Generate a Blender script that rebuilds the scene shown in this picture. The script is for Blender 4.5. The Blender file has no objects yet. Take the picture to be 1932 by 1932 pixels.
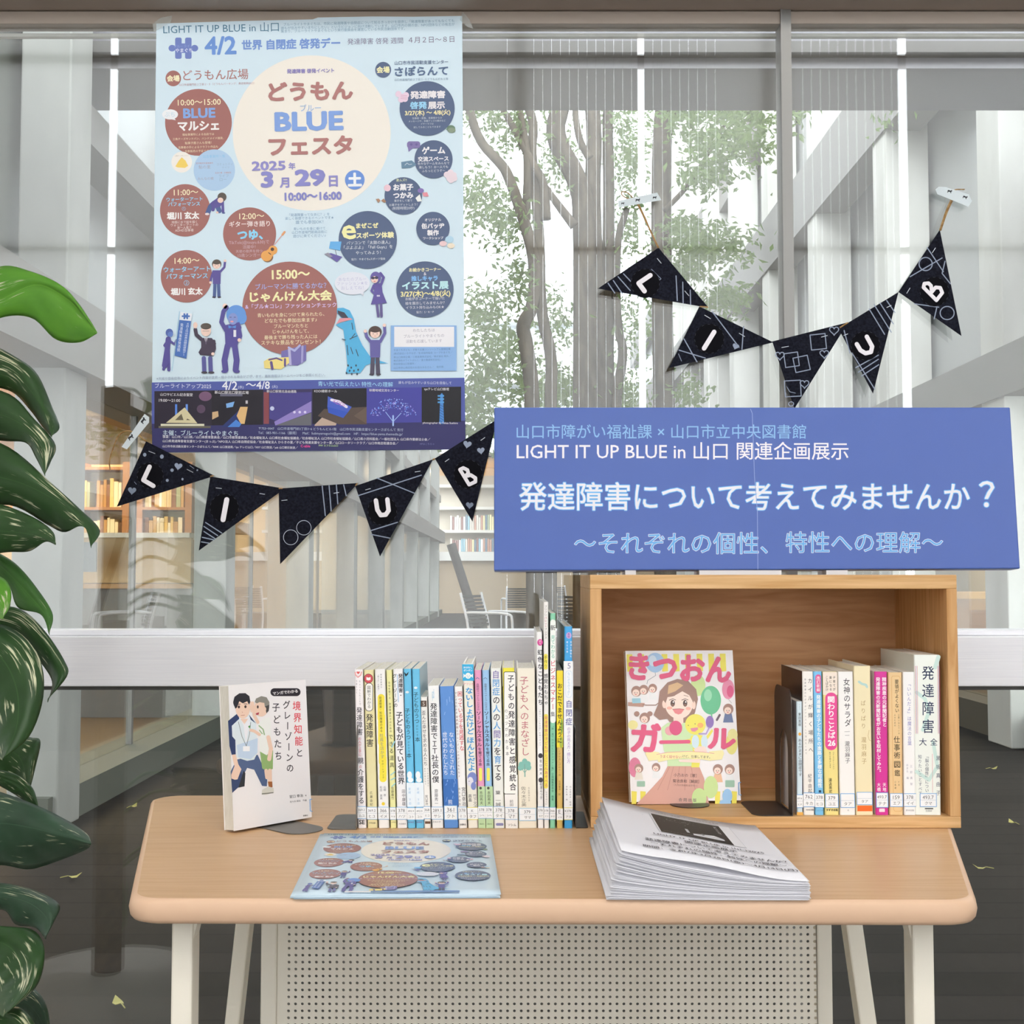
import bpy, bmesh, math, random
import numpy as np
from mathutils import Vector, Matrix
from mathutils.geometry import tessellate_polygon
R = math.radians
sc = bpy.context.scene
col = sc.collection
# ------------------------------------------------------------------ camera
FPX = 2328.0; PITCH = R(2.95); CAM = Vector((0, 0, 1.034))
cd = bpy.data.cameras.new('camera'); cd.sensor_width = 36; cd.lens = FPX * 36 / 1932; cd.clip_start = .02; cd.clip_end = 300
cam = bpy.data.objects.new('camera', cd); col.objects.link(cam)
cam.location = CAM; cam.rotation_euler = (R(90) + PITCH, 0, 0); sc.camera = cam
# ------------------------------------------------------------------ sky, exposure, lights
sc.view_settings.view_transform = 'Standard'; sc.view_settings.look = 'None'
sc.view_settings.gamma = 1; sc.view_settings.use_curve_mapping = False
sc.view_settings.exposure = 0.54
sc.cycles.max_bounces = 10; sc.cycles.transparent_max_bounces = 24; sc.cycles.glossy_bounces = 5
sc.cycles.sample_clamp_indirect = 6; sc.cycles.use_denoising = True
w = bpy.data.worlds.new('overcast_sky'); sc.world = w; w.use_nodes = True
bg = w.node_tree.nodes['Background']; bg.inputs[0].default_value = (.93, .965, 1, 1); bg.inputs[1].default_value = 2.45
# extra sky brightness added low behind the camera to strengthen reflections and front light
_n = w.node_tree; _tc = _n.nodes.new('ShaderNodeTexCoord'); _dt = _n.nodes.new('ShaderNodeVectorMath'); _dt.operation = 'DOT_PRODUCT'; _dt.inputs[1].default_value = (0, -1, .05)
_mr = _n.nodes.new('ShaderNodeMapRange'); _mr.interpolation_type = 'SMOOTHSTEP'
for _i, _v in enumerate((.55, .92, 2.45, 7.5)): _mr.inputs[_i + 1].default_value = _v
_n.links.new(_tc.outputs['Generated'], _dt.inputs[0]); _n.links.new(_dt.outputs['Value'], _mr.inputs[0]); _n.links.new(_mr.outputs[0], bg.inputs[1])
def area(name, loc, sx, sy, power, color=(1, 1, 1), rot=(0, 0, 0)):
    l = bpy.data.lights.new(name, 'AREA'); l.shape = 'RECTANGLE'; l.size = sx; l.size_y = sy; l.energy = power; l.color = color
    o = bpy.data.objects.new(name, l); o.location = loc; o.rotation_euler = rot; col.objects.link(o); return o
for i, (x, y) in enumerate([(-1.7, -1.2), (0, -1.2), (1.7, -1.2), (-1.7, -2.45), (0, -2.45), (1.7, -2.45)]):
    area('ceiling_lamp', (x, y, 4.28), 1.2, .6, 15, (1, .965, .92))
area('library_lamp', (-4.2, 10.2, 2.62), 2.6, 4.0, 230, (1, .74, .42))
area('reading_room_lamp', (5.2, 12, 2.7), 2.0, 8.0, 90, (1, .80, .52))
area('far_shelf_lamp', (-1.0, 36.2, 4.1), 5, 1.6, 160, (1, .82, .55))
# ------------------------------------------------------------------ helpers
def lin(h):
    if not isinstance(h, str): return h
    o = []
    for i in (0, 2, 4):
        c = int(h[i:i + 2], 16) / 255
        o.append(c / 12.92 if c <= .04045 else ((c + .055) / 1.055) ** 2.4)
    return tuple(o)
_up = Vector((0, -math.sin(PITCH), math.cos(PITCH))); _fw = Vector((0, math.cos(PITCH), math.sin(PITCH)))
def ray(x, y): return _fw + Vector((1, 0, 0)) * ((x - 966) / FPX) - _up * ((y - 966) / FPX)
def atY(x, y, Y): d = ray(x, y); return CAM + d * (Y / d.y)
def atz(x, y, z): d = ray(x, y); return CAM + d * ((z - CAM.z) / d.z)
class Plane:
    def __init__(s, p, n): s.p = Vector(p); s.n = Vector(n).normalized()
    def __call__(s, x, y):
        d = ray(x, y); return CAM + d * ((s.p - CAM).dot(s.n) / d.dot(s.n))
def tag(o, label=None, cat=None, group=None, kind=None):
    if label: o['label'] = label
    if cat: o['category'] = cat
    if group: o['group'] = group
    if kind: o['kind'] = kind
    return o
def thing(name, loc, label, cat, group=None, rot=None):
    o = bpy.data.objects.new(name, None); o.empty_display_size = .05; col.objects.link(o)
    o.location = loc
    if rot: o.rotation_euler = rot
    tag(o, label, cat, group)
    return o
def root_of(o):
    while o.parent: o = o.parent
    return o
def Minv(o):
    r = root_of(o); return (Matrix.Translation(r.location) @ r.rotation_euler.to_matrix().to_4x4()).inverted()
class MB:
    def __init__(s): s.v = []; s.f = []; s.c = []; s.uv = []
    def add(s, vs, fs, c='ffffff', uv=None):
        b = len(s.v); s.v += [Vector(p) for p in vs]; c = lin(c)
        for f in fs: s.f.append([b + i for i in f]); s.c.append(c)
        s.uv += uv if uv else [(0, 0)] * len(vs)
        return s
    def box(s, lo, hi, c='ffffff', M=None):
        (a, b, d), (e, f, g) = lo, hi
        vs = [(a, b, d), (e, b, d), (e, f, d), (a, f, d), (a, b, g), (e, b, g), (e, f, g), (a, f, g)]
        if M: vs = [M @ Vector(p) for p in vs]
        return s.add(vs, [(0, 3, 2, 1), (4, 5, 6, 7), (0, 1, 5, 4), (1, 2, 6, 5), (2, 3, 7, 6), (3, 0, 4, 7)], c)
    def hexa(s, q, e, c='ffffff'):      # quad swept by vector e
        q = [Vector(p) for p in q]; e = Vector(e)
        return s.add(q + [p + e for p in q], [(0, 1, 2, 3), (7, 6, 5, 4), (0, 4, 5, 1), (1, 5, 6, 2), (2, 6, 7, 3), (3, 7, 4, 0)], c)
    def prism(s, pts, e, c='ffffff'):
        pts = [Vector(p) for p in pts]; e = Vector(e); n = len(pts)
        tri = tessellate_polygon([pts])
        return s.add(pts + [p + e for p in pts], [tuple(t) for t in tri] + [tuple(n + i for i in t[::-1]) for t in tri] + [(i, (i + 1) % n, n + (i + 1) % n, n + i) for i in range(n)], c)
    def tube(s, pts, r, c='ffffff', n=8, cap=True):
        pts = [Vector(p) for p in pts]; rs = r if isinstance(r, (list, tuple)) else [r] * len(pts)
        vs = []; prev = None
        for i, p in enumerate(pts):
            t = (pts[min(i + 1, len(pts) - 1)] - pts[max(i - 1, 0)]).normalized()
            a = prev if prev else (Vector((0, 0, 1)) if abs(t.z) < .9 else Vector((1, 0, 0)))
            u = (a - t * a.dot(t)).normalized(); v = t.cross(u); prev = u
            vs += [p + (u * math.cos(2 * math.pi * k / n) + v * math.sin(2 * math.pi * k / n)) * rs[i] for k in range(n)]
        fs = [(i * n + k, i * n + (k + 1) % n, (i + 1) * n + (k + 1) % n, (i + 1) * n + k) for i in range(len(pts) - 1) for k in range(n)]
        if cap: fs += [tuple(range(n))[::-1], tuple((len(pts) - 1) * n + k for k in range(n))]
        return s.add(vs, fs, c)
    def grid(s, nu, nv, fn, c='ffffff'):
        vs = [fn(i / nu, j / nv) for j in range(nv + 1) for i in range(nu + 1)]
        uv = [(i / nu, j / nv) for j in range(nv + 1) for i in range(nu + 1)]
        return s.add(vs, [(j * (nu + 1) + i, j * (nu + 1) + i + 1, (j + 1) * (nu + 1) + i + 1, (j + 1) * (nu + 1) + i) for j in range(nv) for i in range(nu)], c, uv)
    def build(s, name, mat, parent=None, smooth=False, bevel=0, seg=2, loc=None, uv=False, solid=0):
        me = bpy.data.meshes.new(name)
        if parent: Mi = Minv(parent)
        elif loc is not None: Mi = Matrix.Translation(-Vector(loc))
        else: Mi = Matrix()
        me.from_pydata([tuple(Mi @ p) for p in s.v], [], s.f)
        at = me.color_attributes.new('ink', 'FLOAT_COLOR', 'CORNER')
        dat = np.ones((sum(len(f) for f in s.f), 4), dtype=np.float32); k = 0
        for f, c in zip(s.f, s.c): dat[k:k + len(f), :3] = c; k += len(f)
        at.data.foreach_set('color', dat.ravel())
        if uv:
            l = me.uv_layers.new(name='uv'); l.data.foreach_set('uv', [t for f in s.f for i in f for t in s.uv[i]])
        if bevel:
            bm = bmesh.new(); bm.from_mesh(me)
            bmesh.ops.remove_doubles(bm, verts=bm.verts, dist=1e-6)
            es = [e for e in bm.edges if len(e.link_faces) == 2 and e.calc_face_angle(0) > .5]
            bmesh.ops.bevel(bm, geom=es, offset=bevel, segments=seg, profile=.5, affect='EDGES', clamp_overlap=True)
            bm.to_mesh(me); bm.free()
        if smooth:
            for p in me.polygons: p.use_smooth = True
        me.materials.append(mat)
        o = bpy.data.objects.new(name, me); col.objects.link(o)
        if solid: m = o.modifiers.new('thickness', 'SOLIDIFY'); m.thickness = solid; m.offset = 0
        if parent: o.parent = parent
        elif loc is not None: o.location = loc
        return o
# ------------------------------------------------------------------ materials
def mat(name, color='808080', rough=.5, spec=.5, metal=0, attr=False):
    m = bpy.data.materials.new(name); m.use_nodes = True; nt = m.node_tree; b = nt.nodes['Principled BSDF']
    b.inputs['Base Color'].default_value = (*lin(color), 1); b.inputs['Roughness'].default_value = rough
    b.inputs['Specular IOR Level'].default_value = spec; b.inputs['Metallic'].default_value = metal
    if attr:
        a = nt.nodes.new('ShaderNodeAttribute'); a.attribute_name = 'ink'; nt.links.new(a.outputs['Color'], b.inputs['Base Color'])
    return m
def N(nt, t, **k):
    n = nt.nodes.new(t)
    for a, v in k.items():
        if a[0] == 'i' and a[1:].isdigit(): n.inputs[int(a[1:])].default_value = v
        else: setattr(n, a, v)
    return n
def noisy(m, scale, stretch, c1, c2, detail=6, lo=.35, hi=.65, bump=0, dist=0, rough=None):
    nt = m.node_tree; b = nt.nodes['Principled BSDF']; L = nt.links.new
    tc = N(nt, 'ShaderNodeTexCoord'); mp = N(nt, 'ShaderNodeMapping'); mp.inputs['Scale'].default_value = stretch
    nz = N(nt, 'ShaderNodeTexNoise'); nz.inputs['Scale'].default_value = scale; nz.inputs['Detail'].default_value = detail; nz.inputs['Distortion'].default_value = dist
    rp = N(nt, 'ShaderNodeValToRGB'); e = rp.color_ramp.elements
    e[0].position = lo; e[0].color = (*lin(c1), 1); e[1].position = hi; e[1].color = (*lin(c2), 1)
    L(tc.outputs['Object'], mp.inputs[0]); L(mp.outputs[0], nz.inputs['Vector']); L(nz.outputs[0], rp.inputs[0]); L(rp.outputs[0], b.inputs['Base Color'])
    if bump:
        bp = N(nt, 'ShaderNodeBump'); bp.inputs['Strength'].default_value = bump; bp.inputs['Distance'].default_value = .01
        L(nz.outputs[0], bp.inputs['Height']); L(bp.outputs[0], b.inputs['Normal'])
    return m
def glass_mat(name, tint, refl):
    m = bpy.data.materials.new(name); m.use_nodes = True; nt = m.node_tree; nt.nodes.clear(); L = nt.links.new
    out = N(nt, 'ShaderNodeOutputMaterial'); tr = N(nt, 'ShaderNodeBsdfTransparent'); tr.inputs[0].default_value = (*tint, 1)
    gl = N(nt, 'ShaderNodeBsdfGlossy'); gl.inputs['Roughness'].default_value = 0; gl.inputs[0].default_value = (1, 1, 1, 1)
    g = N(nt, 'ShaderNodeNewGeometry'); d = N(nt, 'ShaderNodeVectorMath', operation='DOT_PRODUCT'); L(g.outputs['Normal'], d.inputs[0]); L(g.outputs['Incoming'], d.inputs[1])
    a = N(nt, 'ShaderNodeMath', operation='ABSOLUTE'); L(d.outputs['Value'], a.inputs[0])
    b = N(nt, 'ShaderNodeMath', operation='SUBTRACT', i0=1.0); L(a.outputs[0], b.inputs[1])
    p = N(nt, 'ShaderNodeMath', operation='POWER', i1=5.0); L(b.outputs[0], p.inputs[0])
    q = N(nt, 'ShaderNodeMath', operation='MULTIPLY_ADD', i1=1 - refl, i2=refl); L(p.outputs[0], q.inputs[0])
    mx = N(nt, 'ShaderNodeMixShader'); L(q.outputs[0], mx.inputs[0]); L(tr.outputs[0], mx.inputs[1]); L(gl.outputs[0], mx.inputs[2]); L(mx.outputs[0], out.inputs[0])
    return m
def emit_mat(name, color, s):
    m = bpy.data.materials.new(name); m.use_nodes = True; b = m.node_tree.nodes['Principled BSDF']
    b.inputs['Base Color'].default_value = (*lin(color), 1); b.inputs['Emission Color'].default_value = (*lin(color), 1); b.inputs['Emission Strength'].default_value = s
    return m
INK = mat('printed_paper', rough=.55, spec=.3, attr=True)
COVER = mat('printed_cover', rough=.32, spec=.45, attr=True)
FLAT = mat('painted_matt', rough=.7, spec=.3, attr=True)
PAGES = noisy(mat('page_edges', rough=.9, spec=.1), 60, (60, 1, 1), 'd8d2c4', 'efebe2')
TABLE = noisy(mat('beech_laminate', rough=.38, spec=.4), 9, (1, 16, 1), 'd0a577', 'dbb48a', lo=.3, hi=.7)
BAND = mat('table_edge_band', 'deba9c', .45, .4)
CREAM = mat('cream_steel', 'f3eddf', .42, .4)
STEEL = mat('grey_bookend_steel', '6d6862', .38, .5, .4)
DARKSTEEL = mat('dark_bookend_steel', '4a4441', .4, .5, .4)
ALU = noisy(mat('brushed_aluminium', rough=.36, metal=.12), 30, (.3, 1, 60), 'e6e6ec', 'f0f0f4')
FRAME = mat('bronze_frame', 'a99c91', .5, .4)
RUBBER = mat('dark_gasket', '3b3a38', .6)
GLASS = glass_mat('window_glass', (.955, .97, .965), .070)
GLASS2 = glass_mat('courtyard_glass', (.93, .95, .94), .07)
WALLM = mat('white_plaster', 'd9d6d0', .8, .2)
FLOORM = noisy(mat('grey_carpet', rough=.9, spec=.1), 40, (1, 1, 1), '5f5b55', '6a6660')
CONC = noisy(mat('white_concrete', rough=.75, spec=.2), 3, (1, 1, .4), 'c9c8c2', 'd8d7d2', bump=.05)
CONC2 = noisy(mat('white_concrete_dimmed', rough=.75, spec=.2), 3, (1, 1, .4), '9c9d98', 'adaea9', bump=.05)  # white concrete with dimmer light put into its colour, for the left wing fins
def wood(name, c1, c2, axis):
    return noisy(mat(name, rough=.5, spec=.3), 5, axis, c1, c2, detail=8, lo=.32, hi=.68, dist=.8)
PINE = wood('pine_board_along', 'c6975f', 'e2ba88', (1.2, 22, 22))
PINEV = wood('pine_board_upright', 'c08e57', 'deb27e', (22, 22, 1.2))
PINEB = wood('pine_back_board', 'bd8757', 'd5a273', (1.5, 3, 13))
FELT = noisy(mat('navy_felt', rough=.95, spec=.1), 250, (1, 1, 1), '14151e', '22242f', bump=.3)
JUTE = noisy(mat('jute_string', rough=.9, spec=.1), 200, (1, 1, 1), '8d6d45', 'b59468')
BARK = noisy(mat('tree_bark', rough=.9, spec=.1), 5, (4, 4, 1), '3f382f', '5c5347', bump=.3)
def leafy(name, c1, c2, rough=.5):
    m = noisy(mat(name, rough=rough, spec=.4), 6, (1, 1, 1), c1, c2); nt = m.node_tree; b = nt.nodes['Principled BSDF']
    t = N(nt, 'ShaderNodeBsdfTranslucent'); t.inputs[0].default_value = (*lin('a4bf7c'), 1)
    mx = N(nt, 'ShaderNodeMixShader', i0=.42); nt.links.new(b.outputs[0], mx.inputs[1]); nt.links.new(t.outputs[0], mx.inputs[2]); nt.links.new(mx.outputs[0], nt.nodes['Material Output'].inputs[0])
    return m
TREELEAF = leafy('tree_leaves', '384c29', '617846')
def pothos_mat(name, g1, g2, lo, hi, transl):
    m = mat(name, rough=.42, spec=.4); nt = m.node_tree; b = nt.nodes['Principled BSDF']; L = nt.links.new
    uv = N(nt, 'ShaderNodeUVMap'); mp = N(nt, 'ShaderNodeMapping'); mp.inputs['Scale'].default_value = (5, 26, 1); mp.inputs['Rotation'].default_value = (0, 0, .5)
    oi = N(nt, 'ShaderNodeObjectInfo'); ad = N(nt, 'ShaderNodeVectorMath', operation='ADD'); L(uv.outputs[0], ad.inputs[0]); L(oi.outputs['Random'], ad.inputs[1])
    n1 = N(nt, 'ShaderNodeTexNoise'); n1.inputs['Scale'].default_value = 1; n1.inputs['Detail'].default_value = 7; n1.inputs['Distortion'].default_value = .5
    n2 = N(nt, 'ShaderNodeTexNoise'); n2.inputs['Scale'].default_value = 3.2; n2.inputs['Detail'].default_value = 2
    L(ad.outputs[0], mp.inputs[0]); L(mp.outputs[0], n1.inputs['Vector']); L(ad.outputs[0], n2.inputs['Vector'])
    mu = N(nt, 'ShaderNodeMath', operation='MULTIPLY'); L(n1.outputs[0], mu.inputs[0]); L(n2.outputs[0], mu.inputs[1])
    rp = N(nt, 'ShaderNodeValToRGB'); e = rp.color_ramp.elements; e[0].position = lo; e[0].color = (0, 0, 0, 1); e[1].position = hi; e[1].color = (1, 1, 1, 1); L(mu.outputs[0], rp.inputs[0])
    n3 = N(nt, 'ShaderNodeTexNoise'); n3.inputs['Scale'].default_value = 4; L(ad.outputs[0], n3.inputs['Vector'])
    gr = N(nt, 'ShaderNodeMix', data_type='RGBA'); gr.inputs[6].default_value = (*lin(g1), 1); gr.inputs[7].default_value = (*lin(g2), 1); L(n3.outputs[0], gr.inputs[0])
    # pale midrib
    sx = N(nt, 'ShaderNodeSeparateXYZ'); L(uv.outputs[0], sx.inputs[0])
    s1 = N(nt, 'ShaderNodeMath', operation='SUBTRACT', i1=.5); L(sx.outputs[1], s1.inputs[0]); s2 = N(nt, 'ShaderNodeMath', operation='ABSOLUTE'); L(s1.outputs[0], s2.inputs[0])
    s3 = N(nt, 'ShaderNodeMath', operation='LESS_THAN', i1=.008); L(s2.outputs[0], s3.inputs[0])
    mm = N(nt, 'ShaderNodeMix', data_type='RGBA'); mm.inputs[7].default_value = (*lin(g2), 1); L(s3.outputs[0], mm.inputs[0]); L(gr.outputs[2], mm.inputs[6])
    mx = N(nt, 'ShaderNodeMix', data_type='RGBA'); L(rp.outputs[0], mx.inputs[0]); L(mm.outputs[2], mx.inputs[6]); mx.inputs[7].default_value = (*lin('d5d6b4'), 1)
    L(mx.outputs[2], b.inputs['Base Color'])
    t = N(nt, 'ShaderNodeBsdfTranslucent'); L(mx.outputs[2], t.inputs[0]); ms = N(nt, 'ShaderNodeMixShader', i0=transl)
    L(b.outputs[0], ms.inputs[1]); L(t.outputs[0], ms.inputs[2]); L(ms.outputs[0], nt.nodes['Material Output'].inputs[0])
    return m
POTH = pothos_mat('variegated_leaf', '1e3a1c', '35582c', .325, .385, .12)
POTHB = pothos_mat('bright_variegated_leaf', '4f8f2c', '76b53e', .34, .40, .3)
POTHD = pothos_mat('dull_variegated_leaf', '23392a', '3d5a44', .36, .42, .1)
POTHG = pothos_mat('plain_green_leaf', '2c5426', '4f8238', .44, .48, .2)
def deck_mat():
    m = mat('wet_dark_decking', '2c2927', .65, .1); nt = m.node_tree; b = nt.nodes['Principled BSDF']; L = nt.links.new
    tc = N(nt, 'ShaderNodeTexCoord'); sx = N(nt, 'ShaderNodeSeparateXYZ'); L(tc.outputs['Object'], sx.inputs[0])
    dv = N(nt, 'ShaderNodeMath', operation='DIVIDE', i1=.172); L(sx.outputs[1], dv.inputs[0])
    fr = N(nt, 'ShaderNodeMath', operation='FRACT'); L(dv.outputs[0], fr.inputs[0]); gp = N(nt, 'ShaderNodeMath', operation='LESS_THAN', i1=.07); L(fr.outputs[0], gp.inputs[0])
    fl = N(nt, 'ShaderNodeMath', operation='FLOOR'); L(dv.outputs[0], fl.inputs[0]); wn = N(nt, 'ShaderNodeTexWhiteNoise', noise_dimensions='1D'); L(fl.outputs[0], wn.inputs['W'])
    nz = N(nt, 'ShaderNodeTexNoise'); nz.inputs['Scale'].default_value = 1.5; nz.inputs['Detail'].default_value = 8; L(tc.outputs['Object'], nz.inputs['Vector'])
    av = N(nt, 'ShaderNodeMath', operation='MULTIPLY_ADD', i1=.35); L(wn.outputs['Value'], av.inputs[0]); L(nz.outputs[0], av.inputs[2])
    rp = N(nt, 'ShaderNodeValToRGB'); e = rp.color_ramp.elements; e[0].position = .35; e[0].color = (*lin('131210'), 1); e[1].position = 1; e[1].color = (*lin('2b2725'), 1); L(av.outputs[0], rp.inputs[0])
    mx = N(nt, 'ShaderNodeMix', data_type='RGBA'); L(gp.outputs[0], mx.inputs[0]); L(rp.outputs[0], mx.inputs[6]); mx.inputs[7].default_value = (.004, .004, .004, 1); L(mx.outputs[2], b.inputs['Base Color'])
    return m
DECK = deck_mat()
# ------------------------------------------------------------------ lettering and print
_tc = {}
def glyphs(s, wt):
    k = (s, wt)
    if k not in _tc:
        c = bpy.data.curves.new('t', 'FONT'); c.body = s; c.resolution_u = 2
        o = bpy.data.objects.new('t', c); m = o.to_mesh()
        vs = np.array([(v.co.x, v.co.y) for v in m.vertices]) if len(m.vertices) else np.zeros((0, 2))
        fs = [tuple(p.vertices) for p in m.polygons]
        if wt:                                   # heavier weight: the same strokes struck again around themselves
            nd = 8 if wt > .02 else 4; base = vs; f0_ = fs; vs = [base]; fs = list(f0_)
            for q in range(nd):
                a = 2 * math.pi * (q + .5) / nd; k0 = len(base) * (q + 1); vs.append(base + np.array([math.cos(a), math.sin(a)]) * wt); fs += [tuple(i + k0 for i in f) for f in f0_]
            vs = np.concatenate(vs)
        o.to_mesh_clear(); bpy.data.objects.remove(o); bpy.data.curves.remove(c)
        _tc[k] = (vs, fs)
    return _tc[k]
class Print:
    def __init__(s, fn, n, step=.000006, off=.00015, rot=0):
        s.fn = fn; s.n = Vector(n).normalized(); s.mb = MB(); s.step = step; s.off = off; s.rot = rot; s.K = lambda x, y: (x, y); s.k = 1
    def crop(s, k, ox, oy): s.K = lambda x, y: (ox + x * k, oy + y * k); s.k = k; return s
    def raw(s, pts, fs, c, up=None, ev=10 ** 9):      # ev: every ev points start a new overlapping piece, a hair higher
        o = s.off if up is None else up
        s.mb.add([s.fn(*s.K(x, y)) + s.n * (o + (i // ev) * 3e-6) for i, (x, y) in enumerate(pts)], fs, c)
        if up is None: s.off += s.step
        return s
    def poly(s, pts, c):
        tri = tessellate_polygon([[Vector((x, y, 0)) for x, y in pts]]); return s.raw(pts, [tuple(t) for t in tri], c)
    def rect(s, x0, y0, x1, y1, c): return s.raw([(x0, y0), (x1, y0), (x1, y1), (x0, y1)], [(0, 1, 2, 3)], c)
    def ell(s, cx, cy, rx, ry, c, n=40, a0=0, a1=360):
        p = [(cx + rx * math.cos(R(a0 + (a1 - a0) * i / n)), cy + ry * math.sin(R(a0 + (a1 - a0) * i / n))) for i in range(n + (a1 - a0 < 360))]
        return s.poly(p, c)
    def ring(s, cx, cy, rx, ry, wd, c, n=40):
        p = [(cx + rx * math.cos(2 * math.pi * i / n), cy + ry * math.sin(2 * math.pi * i / n)) for i in range(n)]
        q = [(cx + (rx - wd) * math.cos(2 * math.pi * i / n), cy + (ry - wd) * math.sin(2 * math.pi * i / n)) for i in range(n)]
        return s.raw(p + q, [(i, (i + 1) % n, n + (i + 1) % n, n + i) for i in range(n)], c)
    def rr(s, x0, y0, x1, y1, r, c):
        p = []
        for cx, cy, a in ((x1 - r, y1 - r, 0), (x0 + r, y1 - r, 90), (x0 + r, y0 + r, 180), (x1 - r, y0 + r, 270)):
            p += [(cx + r * math.cos(R(a + t)), cy + r * math.sin(R(a + t))) for t in range(0, 91, 15)]
        return s.poly(p, c)
    def line(s, pts, wd, c, close=False):
        h = wd / 2; pts = list(pts) + ([pts[0]] if close else []); vs = []; fs = []
        for (x0, y0), (x1, y1) in zip(pts, pts[1:]):
            d = math.hypot(x1 - x0, y1 - y0) or 1; ux, uy = (x1 - x0) / d * h, (y1 - y0) / d * h; b = len(vs)
            a = math.atan2(y1 - y0, x1 - x0)
            ring = [(x1 + h * math.cos(a + R(t)), y1 + h * math.sin(a + R(t))) for t in range(-90, 91, 30)] + [(x0 - h * math.cos(a + R(t)), y0 - h * math.sin(a + R(t))) for t in range(-90, 91, 30)]
            vs += ring; fs.append(tuple(range(b, b + len(ring))))
        return s.raw(vs, fs, c, None, 14)
    def heart(s, cx, cy, r, c, a=0, outline=0):
        p = []
        for i in range(28):
            t = 2 * math.pi * i / 28; x = 16 * math.sin(t) ** 3 / 16; y = -(13 * math.cos(t) - 5 * math.cos(2 * t) - 2 * math.cos(3 * t) - math.cos(4 * t)) / 16
            p.append((cx + r * (x * math.cos(R(a)) - y * math.sin(R(a))), cy + r * (x * math.sin(R(a)) + y * math.cos(R(a)))))
        return s.line(p, outline, c, True) if outline else s.poly(p, c)
    def text(s, t, cx, cy, wd, c, wt=0, h=None, rot=None):
        vs, fs = glyphs(t, wt)
        if not len(vs): return s
        lo = vs.min(0); hi = vs.max(0); k = wd / (hi[0] - lo[0]); ky = h / (hi[1] - lo[1]) if h else k
        m = (lo + hi) / 2; a = R(s.rot if rot is None else rot); ca, sa = math.cos(a), math.sin(a)
        X = (vs[:, 0] - m[0]) * k; Y = -(vs[:, 1] - m[1]) * ky
        return s.raw(list(zip(cx + X * ca + Y * sa, cy - X * sa + Y * ca)), fs, c, None, len(vs) // (1 if not wt else 9 if wt > .02 else 5))
    def vtext(s, t, xa, ya, xb, yb, cw, c, wt=0):
        n = len(t); st = (yb - ya) / n; dx = (xb - xa) / n
        cs = c if isinstance(c, list) else [c] * n; o = s.off
        for i, ch in enumerate(t):
            if ch in ' 　': continue
            vs, fs = glyphs(ch, wt)
            if not len(vs): continue
            X = vs[:, 0] - (.5 if ord(ch) > 255 else (vs[:, 0].max() + vs[:, 0].min()) / 2); Y = -(vs[:, 1] - .38)
            if ch in 'ー〜～「」（）()…': X, Y = -Y, X
            if ch in '、。': X = X + .55; Y = Y - .55
            hh = min(st, cw * 1.15)
            s.off = o
            s.raw(list(zip(xa + dx * (i + .5) + X * cw, ya + st * (i + .5) + Y * hh)), fs, cs[i], None, len(vs) // (1 if not wt else 9 if wt > .02 else 5))
        return s
    def build(s, name, mat, parent): return s.mb.build(name, mat, parent)
# ------------------------------------------------------------------ the room
GY = 2.07                                                   # inner face of the glass wall
def struct(name, mb, m, **k): return tag(mb.build(name, m, **k), kind='structure')
struct('floor', MB().box((-4, -3.3, -.06), (4, 2.14, 0)), FLOORM)
struct('ceiling', MB().box((-4, -3.3, 4.36), (4, 2.14, 4.44)), WALLM)
struct('wall_left', MB().box((-4.1, -3.3, 0), (-4, 2.14, 4.36)), WALLM)
struct('wall_right', MB().box((4, -3.3, 0), (4.1, 2.14, 4.36)), WALLM)
YB = -3.2; KB = (2 * GY - YB) / FPX
def bx(px): return (px - 966) * KB
def bz(py): return 1.034 + (1086 - py) * KB
struct('trim_9', MB().box((-4, YB - .1, 0), (4, YB, .38)), mat('dark_wood_dado', '332c27', .6))
back = MB().box((-4, YB - .1, 4.34), (4, YB, 4.36))
for x in (-4, -2.0, 0, 1.5, 3.2): back.box((x, YB - .1, .38), (x + .09, YB, 4.34))
struct('wall_back', back, WALLM)
rails = MB()
for py, h in ((98, .07), (466, .035)): rails.box((-4, YB - .02, bz(py) - h / 2), (4, YB + .03, bz(py) + h / 2))
struct('trim_6', rails, FRAME)
BLIND = mat('blind_fabric', 'd9d7d2', .8, .1); nt = BLIND.node_tree
t_ = N(nt, 'ShaderNodeBsdfTranslucent'); t_.inputs[0].default_value = (.95, .95, .95, 1); m_ = N(nt, 'ShaderNodeMixShader', i0=.48)
nt.links.new(nt.nodes['Principled BSDF'].outputs[0], m_.inputs[1]); nt.links.new(t_.outputs[0], m_.inputs[2]); nt.links.new(m_.outputs[0], nt.nodes['Material Output'].inputs[0])
blind = MB()
def vanes(p0, p1, pitch, gap):
    x = bx(p0)
    while x < bx(p1) - .01:
        blind.box((x, YB + .05, .40), (min(x + pitch - gap, bx(p1)), YB + .052, 4.33)); x += pitch
vanes(-300, 198, 2, 0); vanes(212, 940, 3, 0); vanes(940, 1206, 17 * KB, 0.45 * KB); vanes(1219, 1355, 17 * KB, 0.45 * KB); vanes(1355, 1505, 3, 0); vanes(1505, 1704, 17 * KB, 0.45 * KB); vanes(1720, 2100, 3, 0)
struct('window_3', blind, BLIND)
zt = lambda y, Y=GY: atY(966, y, Y).z
Z0, Z1, ZH = zt(1300, 2.02), zt(1197, 2.02), zt(45)          # transom bottom, top; header bottom
glz = lambda a, b: MB().box((-4, GY, a), (4, GY + .01, b))
struct('window_1', glz(Z1 - .005, ZH + .01), GLASS)
struct('window_2', glz(.06, Z0 + .01), GLASS)
struct('wall_front', MB().box((-4, GY - .04, zt(-60)), (4, GY + .06, 4.36)).box((-4, GY - .05, 0), (4, GY + .06, .06)), WALLM)
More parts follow.
